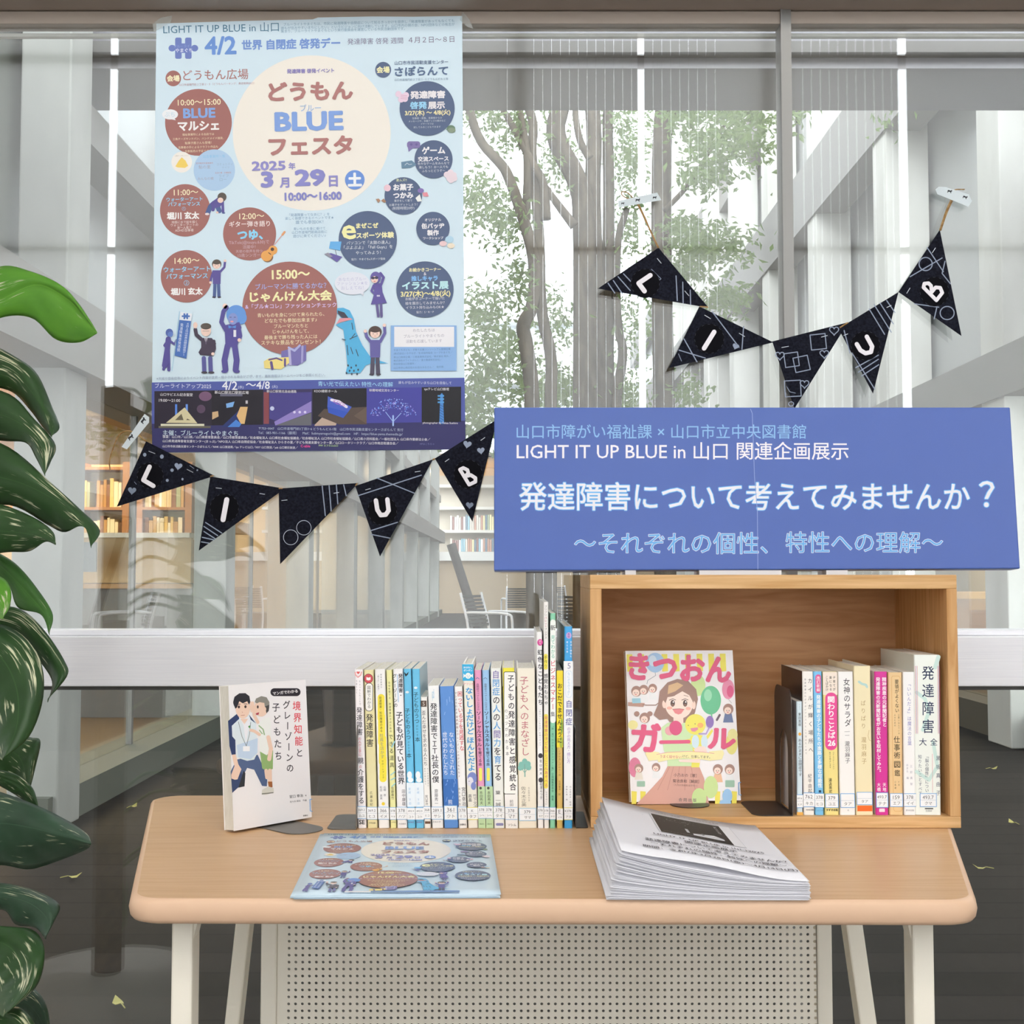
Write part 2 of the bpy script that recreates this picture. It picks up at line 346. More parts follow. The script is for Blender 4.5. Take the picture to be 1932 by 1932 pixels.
struct('trim_1', MB().box((-4, GY - .05, Z0 + .004), (4, GY + .05, Z1 - .003)), ALU, bevel=.002)
lip = MB().box((-4, GY - .03, Z1 - .003), (4, GY + .04, zt(1189, GY - .03)))
struct('trim_2', lip, ALU, bevel=.0015)
struct('trim_3', MB().box((-4, GY - .044, Z0 - .002), (4, GY + .044, Z0 + .004)), RUBBER)
struct('trim_4', MB().box((-4, GY - .05, zt(20)), (4, GY + .06, zt(-60))).box((-4, GY - .0008, ZH), (4, GY + .03, zt(22))), FRAME)
mx0, mx1 = atY(1480, 500, GY).x, atY(1497, 500, GY).x
mul = MB().box((mx0, GY - .004, Z1), (mx1, GY + .05, zt(20))).box((mx0, GY - .004, .06), (mx1, GY + .05, Z0))
mul.box((mx0 - .003, GY - .006, Z1), (mx0, GY + .03, zt(20)))
struct('trim_5', mul, mat('grey_mullion', '8b8a88', .4, .5, .4))
struct('trim_reflection', MB().box((-4, GY + .03, zt(69, GY + .03)), (4, GY + .04, zt(63, GY + .03))), mat('rail_reflection', 'd8d6d0', .4))  # solid white bar outside the glass, painted in place of a rail's reflection
# ------------------------------------------------------------------ the courtyard outside
struct('deck', MB().box((-1.97, 2.16, -.08), (3.1, 33.8, 0)), DECK)
struct('ground', MB().box((-14, 2.16, -.3), (16, 45, -.09)), mat('dark_soil', '3a3833', .9))
struct('roof_eave', MB().box((-9, 5.4, zt(129, 5.4)), (11, 5.9, 3.95)), mat('grey_eave_panel', '77757b', .6))
struct('trim_8', MB().box((-9, 5.34, zt(109, 5.4)), (11, 5.4, zt(88, 5.4))), mat('dark_eave_rail', '4d4a47', .6))
# left wing: fins along the courtyard, glazing and lit shelves inside
XL = -1.84; LH = 3.0
lw = thing('library_wing', (XL, 6, 0), 'white finned library wing with lit bookshelves behind glass beyond the plant', 'building')
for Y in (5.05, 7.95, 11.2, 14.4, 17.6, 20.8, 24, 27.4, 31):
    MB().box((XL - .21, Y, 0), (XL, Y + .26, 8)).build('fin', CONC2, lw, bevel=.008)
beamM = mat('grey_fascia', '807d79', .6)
def wing_beam(p, X, x0, z0, z1, Y0, Y1): MB().box((min(X, X + x0), Y0, z0), (max(X, X + x0), Y1, z1)).build('fascia', beamM, p)
wing_beam(lw, XL + .05, -.4, 1.89, 2.19, 2.4, 33); wing_beam(lw, XL - .06, -.3, 2.98, 3.16, 5.32, 33); wing_beam(lw, XL - .1, -.25, 5.6, 6.1, 5.3, 33)
UPG = mat('pale_upper_glazing', 'a9abab', .25, .5)
MB().box((XL - .3, 5.3, 2.19), (XL - .26, 33, 8)).build('upper_glazing', UPG, lw); MB().box((XL - .3, 2.4, 2.19), (XL - .26, 5.3, 8)).build('upper_glazing', mat('dark_upper_glazing', '5c5f58', .3, .5), lw)
MB().box((XL - .2, 5.3, .14), (XL - .19, 33, 1.89)).build('glass_panel', GLASS2, lw)
MB().box((XL - .32, 5.0, -.08), (XL - .02, 33, .14)).build('plinth', mat('grey_green_plinth', '62665d', .7), lw)
for Y in (6.6, 9.6, 12.9, 16.1): MB().box((XL - .21, Y, .14), (XL - .18, Y + .03, 1.89)).build('glazing_bar', beamM, lw)
WARM = mat('warm_interior_wall', 'cdb28a', .8)
MB().box((-7.4, 14.2, 0), (XL - .6, 14.3, 2.7)).build('inner_wall', WARM, lw)
MB().box((-7.5, 4.6, 0), (-7.4, 14.3, 2.7)).build('side_wall', WARM, lw)
MB().box((-7.5, 4.6, 2.7), (XL - .32, 33, 2.78)).build('inner_ceiling', WARM, lw)
MB().box((-7.5, 4.6, -.08), (XL - .32, 33, 0)).build('inner_floor', mat('brown_inner_floor', '7c6a54', .6), lw)
SHELFW = mat('shelf_wood', 'a4713f', .6)
def crate(name, loc, label, cat, parts, group=None):
    o = thing(name, loc, label, cat, group)
    for n, b, m in parts: b.build(n, m, o)
    return o
cn = crate('service_counter', (-3.3, 9, 0), 'tan library counter with pale rim seen through the window left of the pennants', 'counter',
      [('counter_front', MB().box((-4.6, 9, .98), (XL - .5, 9.06, 1.31)), mat('tan_panel', 'c3a26f', .6)),
       ('counter_top', MB().box((-4.6, 8.95, 1.31), (XL - .5, 9.5, 1.345)), mat('pale_rim', 'd8d2c2', .5)),
       ('kick_board', MB().box((-4.6, 9.05, .002), (XL - .5, 9.1, .98)), mat('grey_kick', '6e6a66', .7)),
       ('rail', MB().box((-4.6, 9.0, .94), (XL - .5, 9.05, .975)), mat('wood_rail', 'b58a56', .6))])
crate('notice_board', (-3.1, 8.8, 0), 'grey notice board on a thin pole in front of the tan counter', 'board',
      [('panel', MB().box((-3.22, 8.7, 1.06), (-2.93, 8.72, 1.27)), mat('grey_board', '6a7076', .5)), ('pole', MB().tube([(-3.13, 8.74, .002), (-3.13, 8.74, 1.27)], .008), STEEL)])
rnd = random.Random(4)
bkc = ['e9dfbf', 'd9c08a', 'f2ead6', 'b78a4c', 'c5a05e', '8a5a33', 'e2c27a', 'a8b08a', 'efe6cf']
book_proto = None
def far_book(loc, hx, label, group, sx=1, sz=1):
    global book_proto
    k = hx
    if book_proto is None: book_proto = {}
    if k not in book_proto:
        o = MB().box((0, 0, 0), (.032, .15, .25), k).build('shelf_book', FLAT, bevel=.003); book_proto[k] = o
    else:
        o = book_proto[k].copy(); col.objects.link(o)
    o.location = loc; o.scale = (sx, 1, sz); tag(o, label, 'book', group); return o
for ci, (x0, x1, lab) in enumerate([(-4.48, -3.98, 'tall warm-lit bookcase deep inside at the frame of the left window'), (-3.92, -3.42, 'tall warm-lit bookcase second from the left behind the pennants'), (-3.36, -2.86, 'tall warm-lit bookcase beside the white column behind the pennants')]):
    bc = thing('bookcase', ((x0 + x1) / 2, 11.2, 0), lab, 'bookcase', 'bookcases inside the left wing')
    MB().box((x0, 11, .002), (x0 + .06, 11.3, 2.05)).build('side_panel', SHELFW, bc); MB().box((x1 - .06, 11, .002), (x1, 11.3, 2.05)).build('side_panel', SHELFW, bc)
    MB().box((x0 + .061, 11.281, .002), (x1 - .061, 11.3, 2.05)).build('back_panel', WARM, bc)
    for z in (.9, 1.28, 1.62, 1.98): MB().box((x0 + .06, 11, z), (x1 - .06, 11.28, z + .025)).build('shelf', SHELFW, bc)
    for z in (1.307, 1.647):
        x = x0 + .065
        while x < x1 - .11:
            s = rnd.uniform(.7, 1.3); far_book((x, 11.05, z), rnd.choice(bkc), 'warm-lit book on the bookcases deep inside the left wing', 'books inside the left wing', s, rnd.uniform(.8, 1.05)); x += .034 * s + (.06 if rnd.random() < .08 else 0)
# right wing
XR = 2.98
rw = thing('reading_wing', (XR, 9, 0), 'white finned wing with grey fascia bands along the right of the courtyard', 'building')
for i in range(9):
    Y = 7.43 + i * 2.25
    MB().box((XR, Y, 0), (XR + .34, Y + .36, 9)).build('fin', CONC, rw, bevel=.008)
wing_beam(rw, XR - .02, .3, 4.58, 5.2, 5, 33); wing_beam(rw, XR - .015, .3, 2.12, 2.42, 5, 33); wing_beam(rw, XR + .2, .3, 6.6, 7.2, 5, 33)
MB().box((XR + .38, 5, 2.42), (XR + .42, 33, 9)).build('upper_glazing', UPG, rw)
MB().box((XR + .30, 5, .2), (XR + .31, 33, 2.12)).build('glass_panel', GLASS2, rw)
MB().box((XR + .1, 5, -.08), (XR + .36, 33, .2)).build('plinth', mat('brown_plinth', '5d574c', .7), rw)
MB().box((XR + 3.4, 5, 0), (XR + 3.5, 33, 2.9)).build('inner_wall', WARM, rw); MB().box((XR + .42, 5, 2.8), (XR + 3.5, 33, 2.9)).build('inner_ceiling', WARM, rw)
MB().box((XR + .42, 5, -.08), (XR + 3.5, 33, 0)).build('inner_floor', mat('inner_floor', '6b6152', .7), rw)
MB().box((XR + .4, 33, 0), (XR + 3.5, 33.1, 2.9)).build('end_wall', WARM, rw)
crate('low_bookcase', (4.5, 11.5, 0), 'low warm-lit bookcase inside the right wing just past the blue sign', 'bookcase',
      [('case', MB().box((3.9, 11.5, .002), (5.6, 11.9, .82)), SHELFW), ('top_board', MB().box((3.86, 11.46, .82), (5.64, 11.94, .88)), mat('golden_top', 'd2a050', .5))])
# far end building
fb = thing('outside_building', (0, 34, 0), 'pale many-windowed building with white floor slabs closing the courtyard', 'building')
FY = 34.0; fz = lambda y: 1.034 + (1086 - y) * FY / FPX
MB().box((-3, FY, 0), (5.2, FY + .2, fz(1058))).build('base_wall', mat('tan_wall', 'a59278', .8), fb)
MB().box((-3, FY - .15, fz(1058)), (5.2, FY + .4, fz(1042))).build('sill', mat('white_sill', 'd5d3ce', .6), fb)
SKYG = mat('sky_painted_glass', 'e6eef2', .2, .6)  # opaque pane; the pale sky reflection is put into its base colour
MB().box((-9, FY + .3, fz(860)), (10, FY + .36, 15.5)).build('window_wall', SKYG, fb)
for y in (120, 283, 390, 482, 600, 717, 850): MB().box((-9, FY - .3, fz(y + 7)), (10, FY + .3, fz(y - 7))).build('floor_slab', mat('white_slab', 'e4e6e6', .6), fb)
for k in range(12): MB().box((-9 + k * 1.6, FY + .2, fz(850)), (-8.92 + k * 1.6, FY + .3, 15.5)).build('mullion', mat('white_mullion', 'd8dadb', .6), fb)
MB().box((-9, FY + 3.4, 0), (10, FY + 3.5, 5)).build('inner_wall', WARM, fb); MB().box((-9, FY + .3, 4.3), (10, FY + 3.5, 4.4)).build('inner_ceiling', WARM, fb)
shf = thing('library_shelving', (-1.0, FY + 1, 0), 'grey library shelving behind the far window between the last pennant and sign', 'shelving')
for y in (1042, 1000, 955, 912): MB().box((-2.6, FY + .8, fz(y) - .05), (3, FY + 1.3, fz(y) + .03)).build('shelf', mat('pale_shelf', 'c9c5bd', .6), shf)
MB().box((-2.6, FY + 1.3, 0), (3, FY + 1.34, fz(890))).build('back_panel', mat('shelf_back', 'b5ac9d', .7), shf)
cold = ['8fb0bd', 'c9c2b8', '8d6d6a', 'd8cda0', '6f7f8d', 'e5e2dc', '9aa58c', 'b48b7a']
for z, hs in ((fz(1042) + .034, 1.5), (fz(1000) + .034, 1.7)):
    for k in range(22): far_book((-1.75 + k * .062, FY + .9, z), rnd.choice(cold), 'book on the far library shelving beyond the courtyard', 'books on the far shelving', 1.7, hs * rnd.uniform(.8, 1.05))
# trees
def wpts(pts, Y, k=.414, ox=860, oy=0): return [atY(ox + x * k, oy + y * k, Y) for x, y in pts]
def taper(ps, r0, r1): n = len(ps); return [r0 + (r1 - r0) * i / (n - 1) for i in range(n)]
def smooth_pts(ps, it=2):
    for _ in range(it):
        q = [ps[0]]
        for a, b in zip(ps, ps[1:]): q += [a * .75 + b * .25, a * .25 + b * .75]
        ps = q + [ps[-1]]
    return ps
def trunk(name, pts, Y, r0, r1, par, down=0):
    ps = wpts(pts, Y)
    if down: ps = [Vector((ps[0].x, ps[0].y, -.05))] + ps
    ps = smooth_pts(ps); MB().tube(ps, taper(ps, r0, r1), n=10).build(name, BARK, par, smooth=True)
def foliage(par, blobs, seed, L=.062):
    r = random.Random(seed); mb = MB()
    for px, py, rx, ry, Y, n in blobs:
        for _ in range(int(n * 1.9)):
            p = atY(r.gauss(px, rx * .5), r.gauss(py, ry * .5), r.gauss(Y, .45))
            d = Vector((r.gauss(0, 1), r.gauss(0, 1), r.gauss(-.5, .7))).normalized(); s = d.cross(Vector((r.gauss(0, 1), r.gauss(0, 1), r.gauss(0, 1)))).normalized()
            l = L * r.uniform(.7, 1.3); wd = l * .22; nn = d.cross(s) * wd * .5
            mb.add([p, p + d * l * .45 + s * wd + nn, p + d * l, p + d * l * .45 - s * wd + nn], [(0, 1, 2), (0, 2, 3)])
    return mb.build('foliage', TREELEAF, par)
def tree(name, Y, px, label): 
    b = atY(px, 900, Y); return thing(name, (b.x, Y, 0), label, 'tree', 'courtyard trees')
T = tree('courtyard_tree', 9.0, 1010, 'slender crooked tree with two thin stems just right of the poster')
trunk('trunk', [(355, 1830), (320, 1560), (300, 1480), (355, 1400), (365, 1200), (310, 1000), (240, 800), (210, 750), (100, 640), (50, 450), (20, 300)], 9, .06, .028, T, 1)
trunk('branch', [(430, 1830), (440, 1620), (385, 1430), (380, 1000), (340, 700), (360, 560), (300, 420), (210, 280)], 9.2, .05, .03, T, 1)
trunk('branch', [(410, 1000), (405, 830), (345, 740), (220, 500), (100, 330)], 9.1, .04, .018, T)
trunk('branch', [(320, 1000), (330, 700), (290, 500), (270, 300)], 9.1, .035, .015, T)
foliage(T, [(900, 180, 60, 50, 9.4, 260), (960, 220, 70, 70, 9.6, 300), (1010, 160, 60, 40, 9.6, 200), (905, 370, 50, 60, 9, 220), (960, 420, 50, 60, 9.3, 200), (910, 590, 60, 60, 9, 260), (985, 530, 40, 50, 9.3, 120), (920, 700, 60, 60, 9, 260), (890, 760, 40, 30, 9, 100)], 1)
T = tree('courtyard_tree', 9.8, 1120, 'thick multi-stemmed tree in the middle of the courtyard window')
trunk('trunk', [(590, 1850), (590, 1400), (585, 1000), (570, 840), (440, 620), (480, 480), (515, 300)], 9.8, .108, .068, T, 1)
trunk('trunk', [(650, 1850), (640, 1300), (620, 880), (635, 600), (600, 300)], 10, .075, .06, T, 1)
trunk('trunk', [(690, 1850), (690, 1400), (700, 900), (690, 600), (700, 320)], 10.3, .065, .04, T, 1)
trunk('branch', [(720, 1850), (770, 1600), (735, 1500), (730, 1100), (780, 950)], 10.2, .05, .025, T, 1)
trunk('branch', [(610, 720), (560, 640), (540, 480), (560, 420)], 9.7, .035, .018, T); trunk('branch', [(540, 1030), (440, 900), (410, 850)], 9.6, .04, .02, T)
foliage(T, [(1080, 170, 70, 50, 10.6, 240), (1170, 200, 50, 70, 10.6, 260), (1190, 300, 40, 70, 10.6, 240), (1055, 300, 40, 60, 10.4, 160), (1190, 430, 40, 80, 10.8, 220), (1050, 600, 50, 60, 10.6, 160), (1200, 620, 50, 80, 10.8, 200), (1060, 730, 70, 50, 10.6, 200), (1180, 740, 50, 40, 10.8, 140)], 2)
T = tree('courtyard_tree', 9.2, 1245, 'single straight tree with leafy boughs behind the L pennant on the right')
trunk('trunk', [(950, 1850), (940, 1400), (935, 900), (945, 480), (1000, 300)], 9.2, .085, .07, T, 1)
trunk('branch', [(950, 960), (1060, 850), (1180, 650), (1230, 560)], 9, .022, .01, T); trunk('branch', [(1000, 520), (1120, 430), (1240, 400)], 9, .022, .01, T)
foliage(T, [(1290, 190, 70, 60, 8.8, 380), (1380, 180, 70, 50, 8.6, 360), (1350, 270, 70, 50, 8.4, 320), (1330, 330, 50, 30, 8.3, 160), (1420, 230, 50, 90, 8.3, 260), (1290, 430, 40, 30, 8.6, 120), (1340, 460, 80, 40, 8.3, 320), (1300, 505, 40, 30, 8.3, 120), (1370, 560, 50, 35, 8.2, 170), (1300, 740, 40, 40, 9.2, 110), (1500, 190, 30, 50, 8.3, 120), (1680, 200, 40, 70, 9.5, 60)], 3)
foliage(tree('courtyard_bush', 12, 1000, 'low pale bush filling the ground behind the courtyard trees'), [(900, 800, 70, 60, 12, 260), (1040, 740, 80, 50, 12, 260), (1150, 760, 60, 50, 12.4, 200), (960, 660, 60, 60, 12.3, 200)], 5, .09)
# chairs and props outside
def metal_chair(px, Y, ang, label):
    b = atY(px, 1120, Y); t = thing('metal_armchair', (b.x, Y, 0), label, 'chair', 'metal armchairs on the deck', (0, 0, R(ang)))
    M = Matrix.Translation(t.location) @ Matrix.Rotation(R(ang), 4, 'Z'); P = lambda *p: M @ Vector(p)
    DK = FLAT
    for i in range(9):
        z = .52 + i * .036; y = .24 + i * .012
        MB().hexa([P(-.22, y, z), P(.22, y, z), P(.22, y, z + .026), P(-.22, y, z + .026)], M.to_3x3() @ Vector((0, .012, 0)), '4a4a48').build('back_slat', DK, t)
    for i in range(9): MB().hexa([P(-.22, -.22 + i * .05, .43), P(.22, -.22 + i * .05, .43), P(.22, -.185 + i * .05, .43), P(-.22, -.185 + i * .05, .43)], (0, 0, .014), '5a5a57').build('seat_slat', DK, t)
    for s in (-1, 1):
        x = .245 * s
        MB().tube(smooth_pts([P(x, -.24, 0), P(x, -.25, .62), P(x, -.2, .66), P(x, .2, .665), P(x, .26, .66)]), .014, n=8).build('armrest', ALU, t, smooth=True)
        MB().tube(smooth_pts([P(x * .95, .32, 0), P(x * .95, .22, .43), P(x * .95, .34, .86)]), .014, n=8).build('leg', ALU, t, smooth=True)
    return t
metal_chair(978, 20, 188, 'slatted metal armchair facing away between the last pennant and the tall books')
metal_chair(1060, 22, 150, 'slatted metal armchair half hidden under the blue sign near the box')
metal_chair(945, 12.5, 65, 'near slatted metal armchair whose rounded arms show above the window rail')
metal_chair(1096, 12.5, 175, 'dark-backed metal armchair nearest the wooden box')
for a, b, r, lab in (((878, 1110), (912, 1215), .05, 'dark leaning timber prop beside the near metal armchair'), ((1012, 1060), (1042, 1160), .05, 'dark leaning timber prop behind the tall white book')):
    p, q = atY(*a, 13.4), atY(*b, 13.4); d = (q - p); e = p + d * ((0 - p.z) / d.z)
    tag(MB().tube([p - d * .8, e], r, n=10).build('timber_prop', mat('dark_timber', '3d3835', .8), smooth=True, loc=e), lab, 'post')
LEAFY = mat('fallen_leaf', 'a9a25c', .7)
for i, (px, py, a, lab) in enumerate([(128, 1658, .4, 'yellow leaf with a thin stalk lying on the deck beside the plant'), (246, 1525, 1.2, 'yellowish leaf on the deck just off the table back corner at left'), (229, 1901, 2.2, 'small yellow leaf on the deck left of the front table leg'), (1868, 1452, .2, 'pale leaf on the deck below the right window rail'), (1916, 1556, 1.8, 'pale curled leaf on the deck at the right picture edge'), (1861, 1641, 2.9, 'long pale leaf lying on the deck seam right of the table')]):
    p = atz(px, py, .006); k = p.y / 5; u = Vector((math.cos(a), math.sin(a), .15)); v = Vector((-math.sin(a), math.cos(a), .05))
    mb = MB(); o = [(0, 0), (.012, .010), (.028, .013), (.045, 0), (.028, -.012), (.012, -.01)]
    q = [p + u * x + v * y + Vector((0, 0, .01 * (1 - abs(y) / .013))) for x, y in o]; mb.prism(q, (0, 0, .0012)); mb.tube([q[0], p - u * .025 + Vector((0, 0, .01))], .0015, n=5)
    tag(mb.build('fallen_leaf', LEAFY, loc=p), lab, 'leaf', 'fallen leaves on the deck')
# ------------------------------------------------------------------ table
TZ = .70
tl, tr, br, bl = atz(285, 1500, TZ), atz(1776, 1500, TZ), atz(1848.5, 1700, TZ), atz(240, 1697, TZ)
tc = (tl + tr + br + bl) / 4
tb = thing('trapezoid_table', (tc.x, tc.y, 0), 'beech-topped trapezoid table with cream steel legs and perforated back panel', 'table')
def rounded(pts, r, n=8):
    out = []; m = len(pts)
    for i in range(m):
        p, a, b = pts[i], pts[i - 1], pts[(i + 1) % m]; u = (a - p).normalized(); v = (b - p).normalized()
        th = u.angle(v) / 2; d = r / math.tan(th); c = p + (u + v).normalized() * (r / math.sin(th)); s, e = p + u * d - c, p + v * d - c
        for k in range(n + 1): out.append(c + s.lerp(e, k / n).normalized() * r)
    return out
TT = .026
outl = rounded([bl, br, tr, tl], .035)
mb = MB(); n = len(outl); prof = [(0, 0), (.004, -.0012), (.007, -.005), (.0085, -.013), (.007, -.021), (.004, -.0248), (0, -.026)]
inn = [p + (tc - p).normalized() * .009 for p in outl]
top = [Vector((p.x, p.y, TZ)) for p in inn]
MB().prism([Vector((p.x, p.y, TZ - TT)) for p in inn], (0, 0, TT)).build('tabletop', TABLE, tb)
vs = []
for o, z in prof: vs += [Vector((p.x + (q - p).normalized().x * -o * 1.02, p.y + (q - p).normalized().y * -o * 1.02, TZ + z)) for p, q in zip(inn, [tc] * n)]
fs = [(j * n + i, j * n + (i + 1) % n, (j + 1) * n + (i + 1) % n, (j + 1) * n + i) for j in range(len(prof) - 1) for i in range(n)]
MB().add(vs, fs).build('edge_band', BAND, tb, smooth=True)
def leg_box(x0, x1, y, dy, z1, name='leg', slant=0, ztop=TZ - TT):
    e = Vector((0, dy, 0)); q = [Vector((x0 + slant, y, 0)), Vector((x1 + slant, y, 0)), Vector((x1, y, ztop)), Vector((x0, y, ztop))]
    return MB().hexa(q, e).build(name, CREAM, tb, bevel=.0025)
yl = 1.345
for x0, x1, s in ((323, 363, 1), (1722, 1763, -1)):
    a, b = atY(x0, 1800, yl).x, atY(x1, 1800, yl).x; leg_box(a, b, yl, .032, 0)
    g = b if s > 0 else a
    MB().prism([Vector((g, yl + .004, TZ - TT)), Vector((g + s * .012, yl + .004, TZ - TT)), Vector((g + s * .004, yl + .004, TZ - TT - .012)), Vector((g, yl + .004, TZ - TT - .03))], (0, .024, 0)).build('bracket', CREAM, tb)
yr = 1.80
for x0, x1, xb0, s in ((462, 490, 436, 1), (1572, 1604, 1606, -1)):
    a, b, c = atY(x0, 1736, yr).x, atY(x1, 1736, yr).x, atY(xb0, 1932, yr).x
    z1, z2 = atY(x0, 1736, yr).z, atY(x0, 1932, yr).z
    leg_box(a, b, yr, .035, 0, slant=(c - a) / (z1 - z2) * z1)
yp = 1.72
px0, px1 = atY(523.5, 1800, yp).x, atY(1540, 1800, yp).x
for x0, x1 in ((493, 523), (1541, 1569)): a, b = atY(x0, 1800, yp).x, atY(x1, 1800, yp).x; leg_box(a, b, yp - .004, .03, 0, 'panel_post')
pitch = 12.68 * yp / FPX * .999; nc = 78; x00 = atY(545.3, 1800, yp).x - pitch / 2; zt0 = atY(600, 1735, yp).z + pitch * .35; nr = 34
mb = MB(); rr = pitch * .215; seg = 16
unit = [(math.cos(2 * math.pi * k / seg), math.sin(2 * math.pi * k / seg)) for k in range(seg)]
sq = []
for c, s in unit: m = max(abs(c), abs(s)); sq.append((c / m, s / m))
V = []; F = []
for j in range(nr):
    for i in range(nc):
        cx = x00 + (i + .5) * pitch; cz = zt0 - (j + .5) * pitch; b = len(V)
        V += [Vector((cx + c * pitch / 2, yp, cz + s * pitch / 2)) for c, s in sq] + [Vector((cx + c * rr, yp, cz + s * rr)) for c, s in unit] + [Vector((cx + c * rr, yp + .0014, cz + s * rr)) for c, s in unit]
        for k in range(seg):
            k2 = (k + 1) % seg; F.append((b + k, b + k2, b + seg + k2, b + seg + k)); F.append((b + seg + k, b + seg + k2, b + 2 * seg + k2, b + 2 * seg + k))
mb.add(V, F)
xe = x00 + nc * pitch; zb = zt0 - nr * pitch
mb.box((px0, yp, zb - .03), (x00, yp + .0014, zt0)); mb.box((xe, yp, zb - .03), (px1, yp + .0014, zt0)); mb.box((x00, yp, zb - .03), (xe, yp + .0014, zb)); mb.box((px0, yp, zt0), (px1, yp + .02, TZ - TT))
mb.build('perforated_panel', CREAM, tb)
# ------------------------------------------------------------------ wooden box
BY = atz(1113, 1563, TZ).y; k_ = BY / FPX
X = lambda px, Y=BY: atY(px, 1086, Y).x
Zp = lambda py, Y=BY: atY(966, py, Y).z
xo0, xo1, xi0, xi1 = X(1113), X(1805), X(1135), X(1785)
zb1, zt1, zt2 = Zp(1541), Zp(1111), Zp(1084.5); BD = .235
bxo = thing('wooden_box', ((xo0 + xo1) / 2, BY + BD / 2, TZ), 'open-fronted pine box shelf standing on its side on the table', 'box shelf')
bp = MB
bp().box((xo0, BY, TZ + .0003), (xo1, BY + BD, zb1)).build('bottom_board', PINE, bxo, bevel=.001)
bp().box((xo0, BY, zt1), (xo1, BY + BD, zt2)).build('top_board', PINE, bxo, bevel=.001)
bp().box((xo0, BY, zb1), (xi0, BY + BD, zt1)).build('side_board', PINEV, bxo, bevel=.001)
bp().box((xi1, BY, zb1), (xo1, BY + BD, zt1)).build('side_board', PINEV, bxo, bevel=.001)
bp().box((xi0, BY + BD - .012, zb1), (xi1, BY + BD - .002, zt1)).build('back_panel', PINEB, bxo)
# ------------------------------------------------------------------ blue sign
SY = 1.66
s0 = atY(932, 1076.5, SY); lean = R(4); SN = Vector((0, -math.cos(lean), math.sin(lean))); SP = Plane(s0, SN)
q = [SP(932, 1076.5), SP(1925, 1073), SP(1906, 768.5), SP(932.5, 768.5)]
sg = thing('blue_sign_box', ((q[0].x + q[1].x) / 2, SY + .015, zt2), 'long blue boxed sign with white and pale blue writing leaning on the wooden box', 'sign')
MB().hexa(q, -SN * .03, '4763b0').build('board', COVER, sg, bevel=.0015)
ft = MB()
for a, b in ((1320, 1475), (1560, 1600), (1180, 1200)): ft.box((X(a, SY), SY + .002, zt2 + .0002), (X(b, SY), SY + .05, s0.z + .0005), 'd8d8dc')
ft.build('foot', FLAT, sg)
P = Print(SP, SN); P.crop(1032 / 1932, 900, 740)
for k_, rows in enumerate([[('山口市障がい福祉課 × 山口市立中央図書館', 651, 139, 1022, '8fbde8', .004)], [('LIGHT IT UP BLUE in 山口 関連企画展示', 726, 207, 1172, 'f0ecf2', .008)],
        [('発達障害について考えてみませんか', 945, 368, 1595, '6fb8ee', .032, 105), ('？', 1800, 360, 59, '6fb8ee', .032, 97), ('発達障害について考えてみませんか', 945, 368, 1590, 'eae8f0', .008, 100), ('？', 1800, 360, 54, 'eae8f0', .008, 92)],
        [('〜それぞれの個性、', 685, 533, 685.4, 'dfe4f0', .022), ('特性への理解〜', 1368, 530, 557.4, 'dfe4f0', .022), ('〜それぞれの個性、', 685, 533, 682, '6aaee6', 0), ('特性への理解〜', 1368, 530, 554, '6aaee6', 0)]]):
    P = Print(SP, SN, step=.00003).crop(1032 / 1932, 900, 740)
    for a_ in rows: P.text(*a_)
    P.build('lettering', INK, sg)
Print(SP, SN, off=.0004).crop(1032 / 1932, 900, 740).line([(966, 60), (972, 75), (980, 300), (990, 420), (992, 626)], 2.2, '93a6d8').build('paper_seam', INK, sg)
# ------------------------------------------------------------------ bookends
def plate_round(o, u, v, w, d, r):          # flat outline in plane u,v rounded at far end
    p = [o, o + u * w]
    for t in range(0, 91, 15): p.append(o + u * (w - r + r * math.cos(R(t))) + v * (d - r + r * math.sin(R(t))))
    for t in range(90, 181, 15): p.append(o + u * (r + r * math.cos(R(t))) + v * (d - r + r * math.sin(R(t))))
    return p
def bookend(label, o, u, v, w, h, d1, d2, m, grp=None, hole=False):
    """o: corner on the surface, u: along the upright plate, v: towards the tongue."""
    t = thing('bookend', o, label, 'bookend', grp); z = Vector((0, 0, 1)); th = .0012
    MB().prism(plate_round(o + z * .0002, u, v, w, d1, min(w, d1) * .3), z * th).build('base_plate', m, t)
    if d2: MB().prism(plate_round(o + z * .0002, u, -v, w, d2, min(w * .46, d2 * .9)), z * th).build('tongue', m, t)
    if hole:
        q = plate_round(o + z * .0015, u, z, w, h, .02); n = 28
        cx, hw, z0, z1 = w * .46, w * .24, .004, h * .66
        inner = [o + u * (cx - hw) + z * z0, o + u * (cx + hw) + z * z0] + [o + u * (cx + hw * math.cos(R(a))) + z * (z1 - .03 + .03 * math.sin(R(a))) for a in range(0, 181, 15)]
        tri = tessellate_polygon([q, inner]); allp = q + inner
        mb = MB(); mb.add(allp, [tuple(x) for x in tri]); mb.build('upright', m, t, solid=.0012)
    else: MB().prism(plate_round(o + z * .0015, u, z, w, h, min(w, h) * .15), v * -th).build('upright', m, t)
    return t
ux, uy, uz = Vector((1, 0, 0)), Vector((0, 1, 0)), Vector((0, 0, 1))
YS = atz(800, 1563, TZ).y
e0 = atz(671, 1566, TZ)
bookend('grey steel bookend closing the left end of the long book row', e0, uy, -ux, .10, .135, (671 - 616) * e0.y / FPX, 0, STEEL)
e1 = atz(1085, 1563, TZ)
bookend('dark steel bookend closing the row beside the wooden box', e1 + ux * .0015, uy, ux, .11, .13, .016, 0, DARKSTEEL)
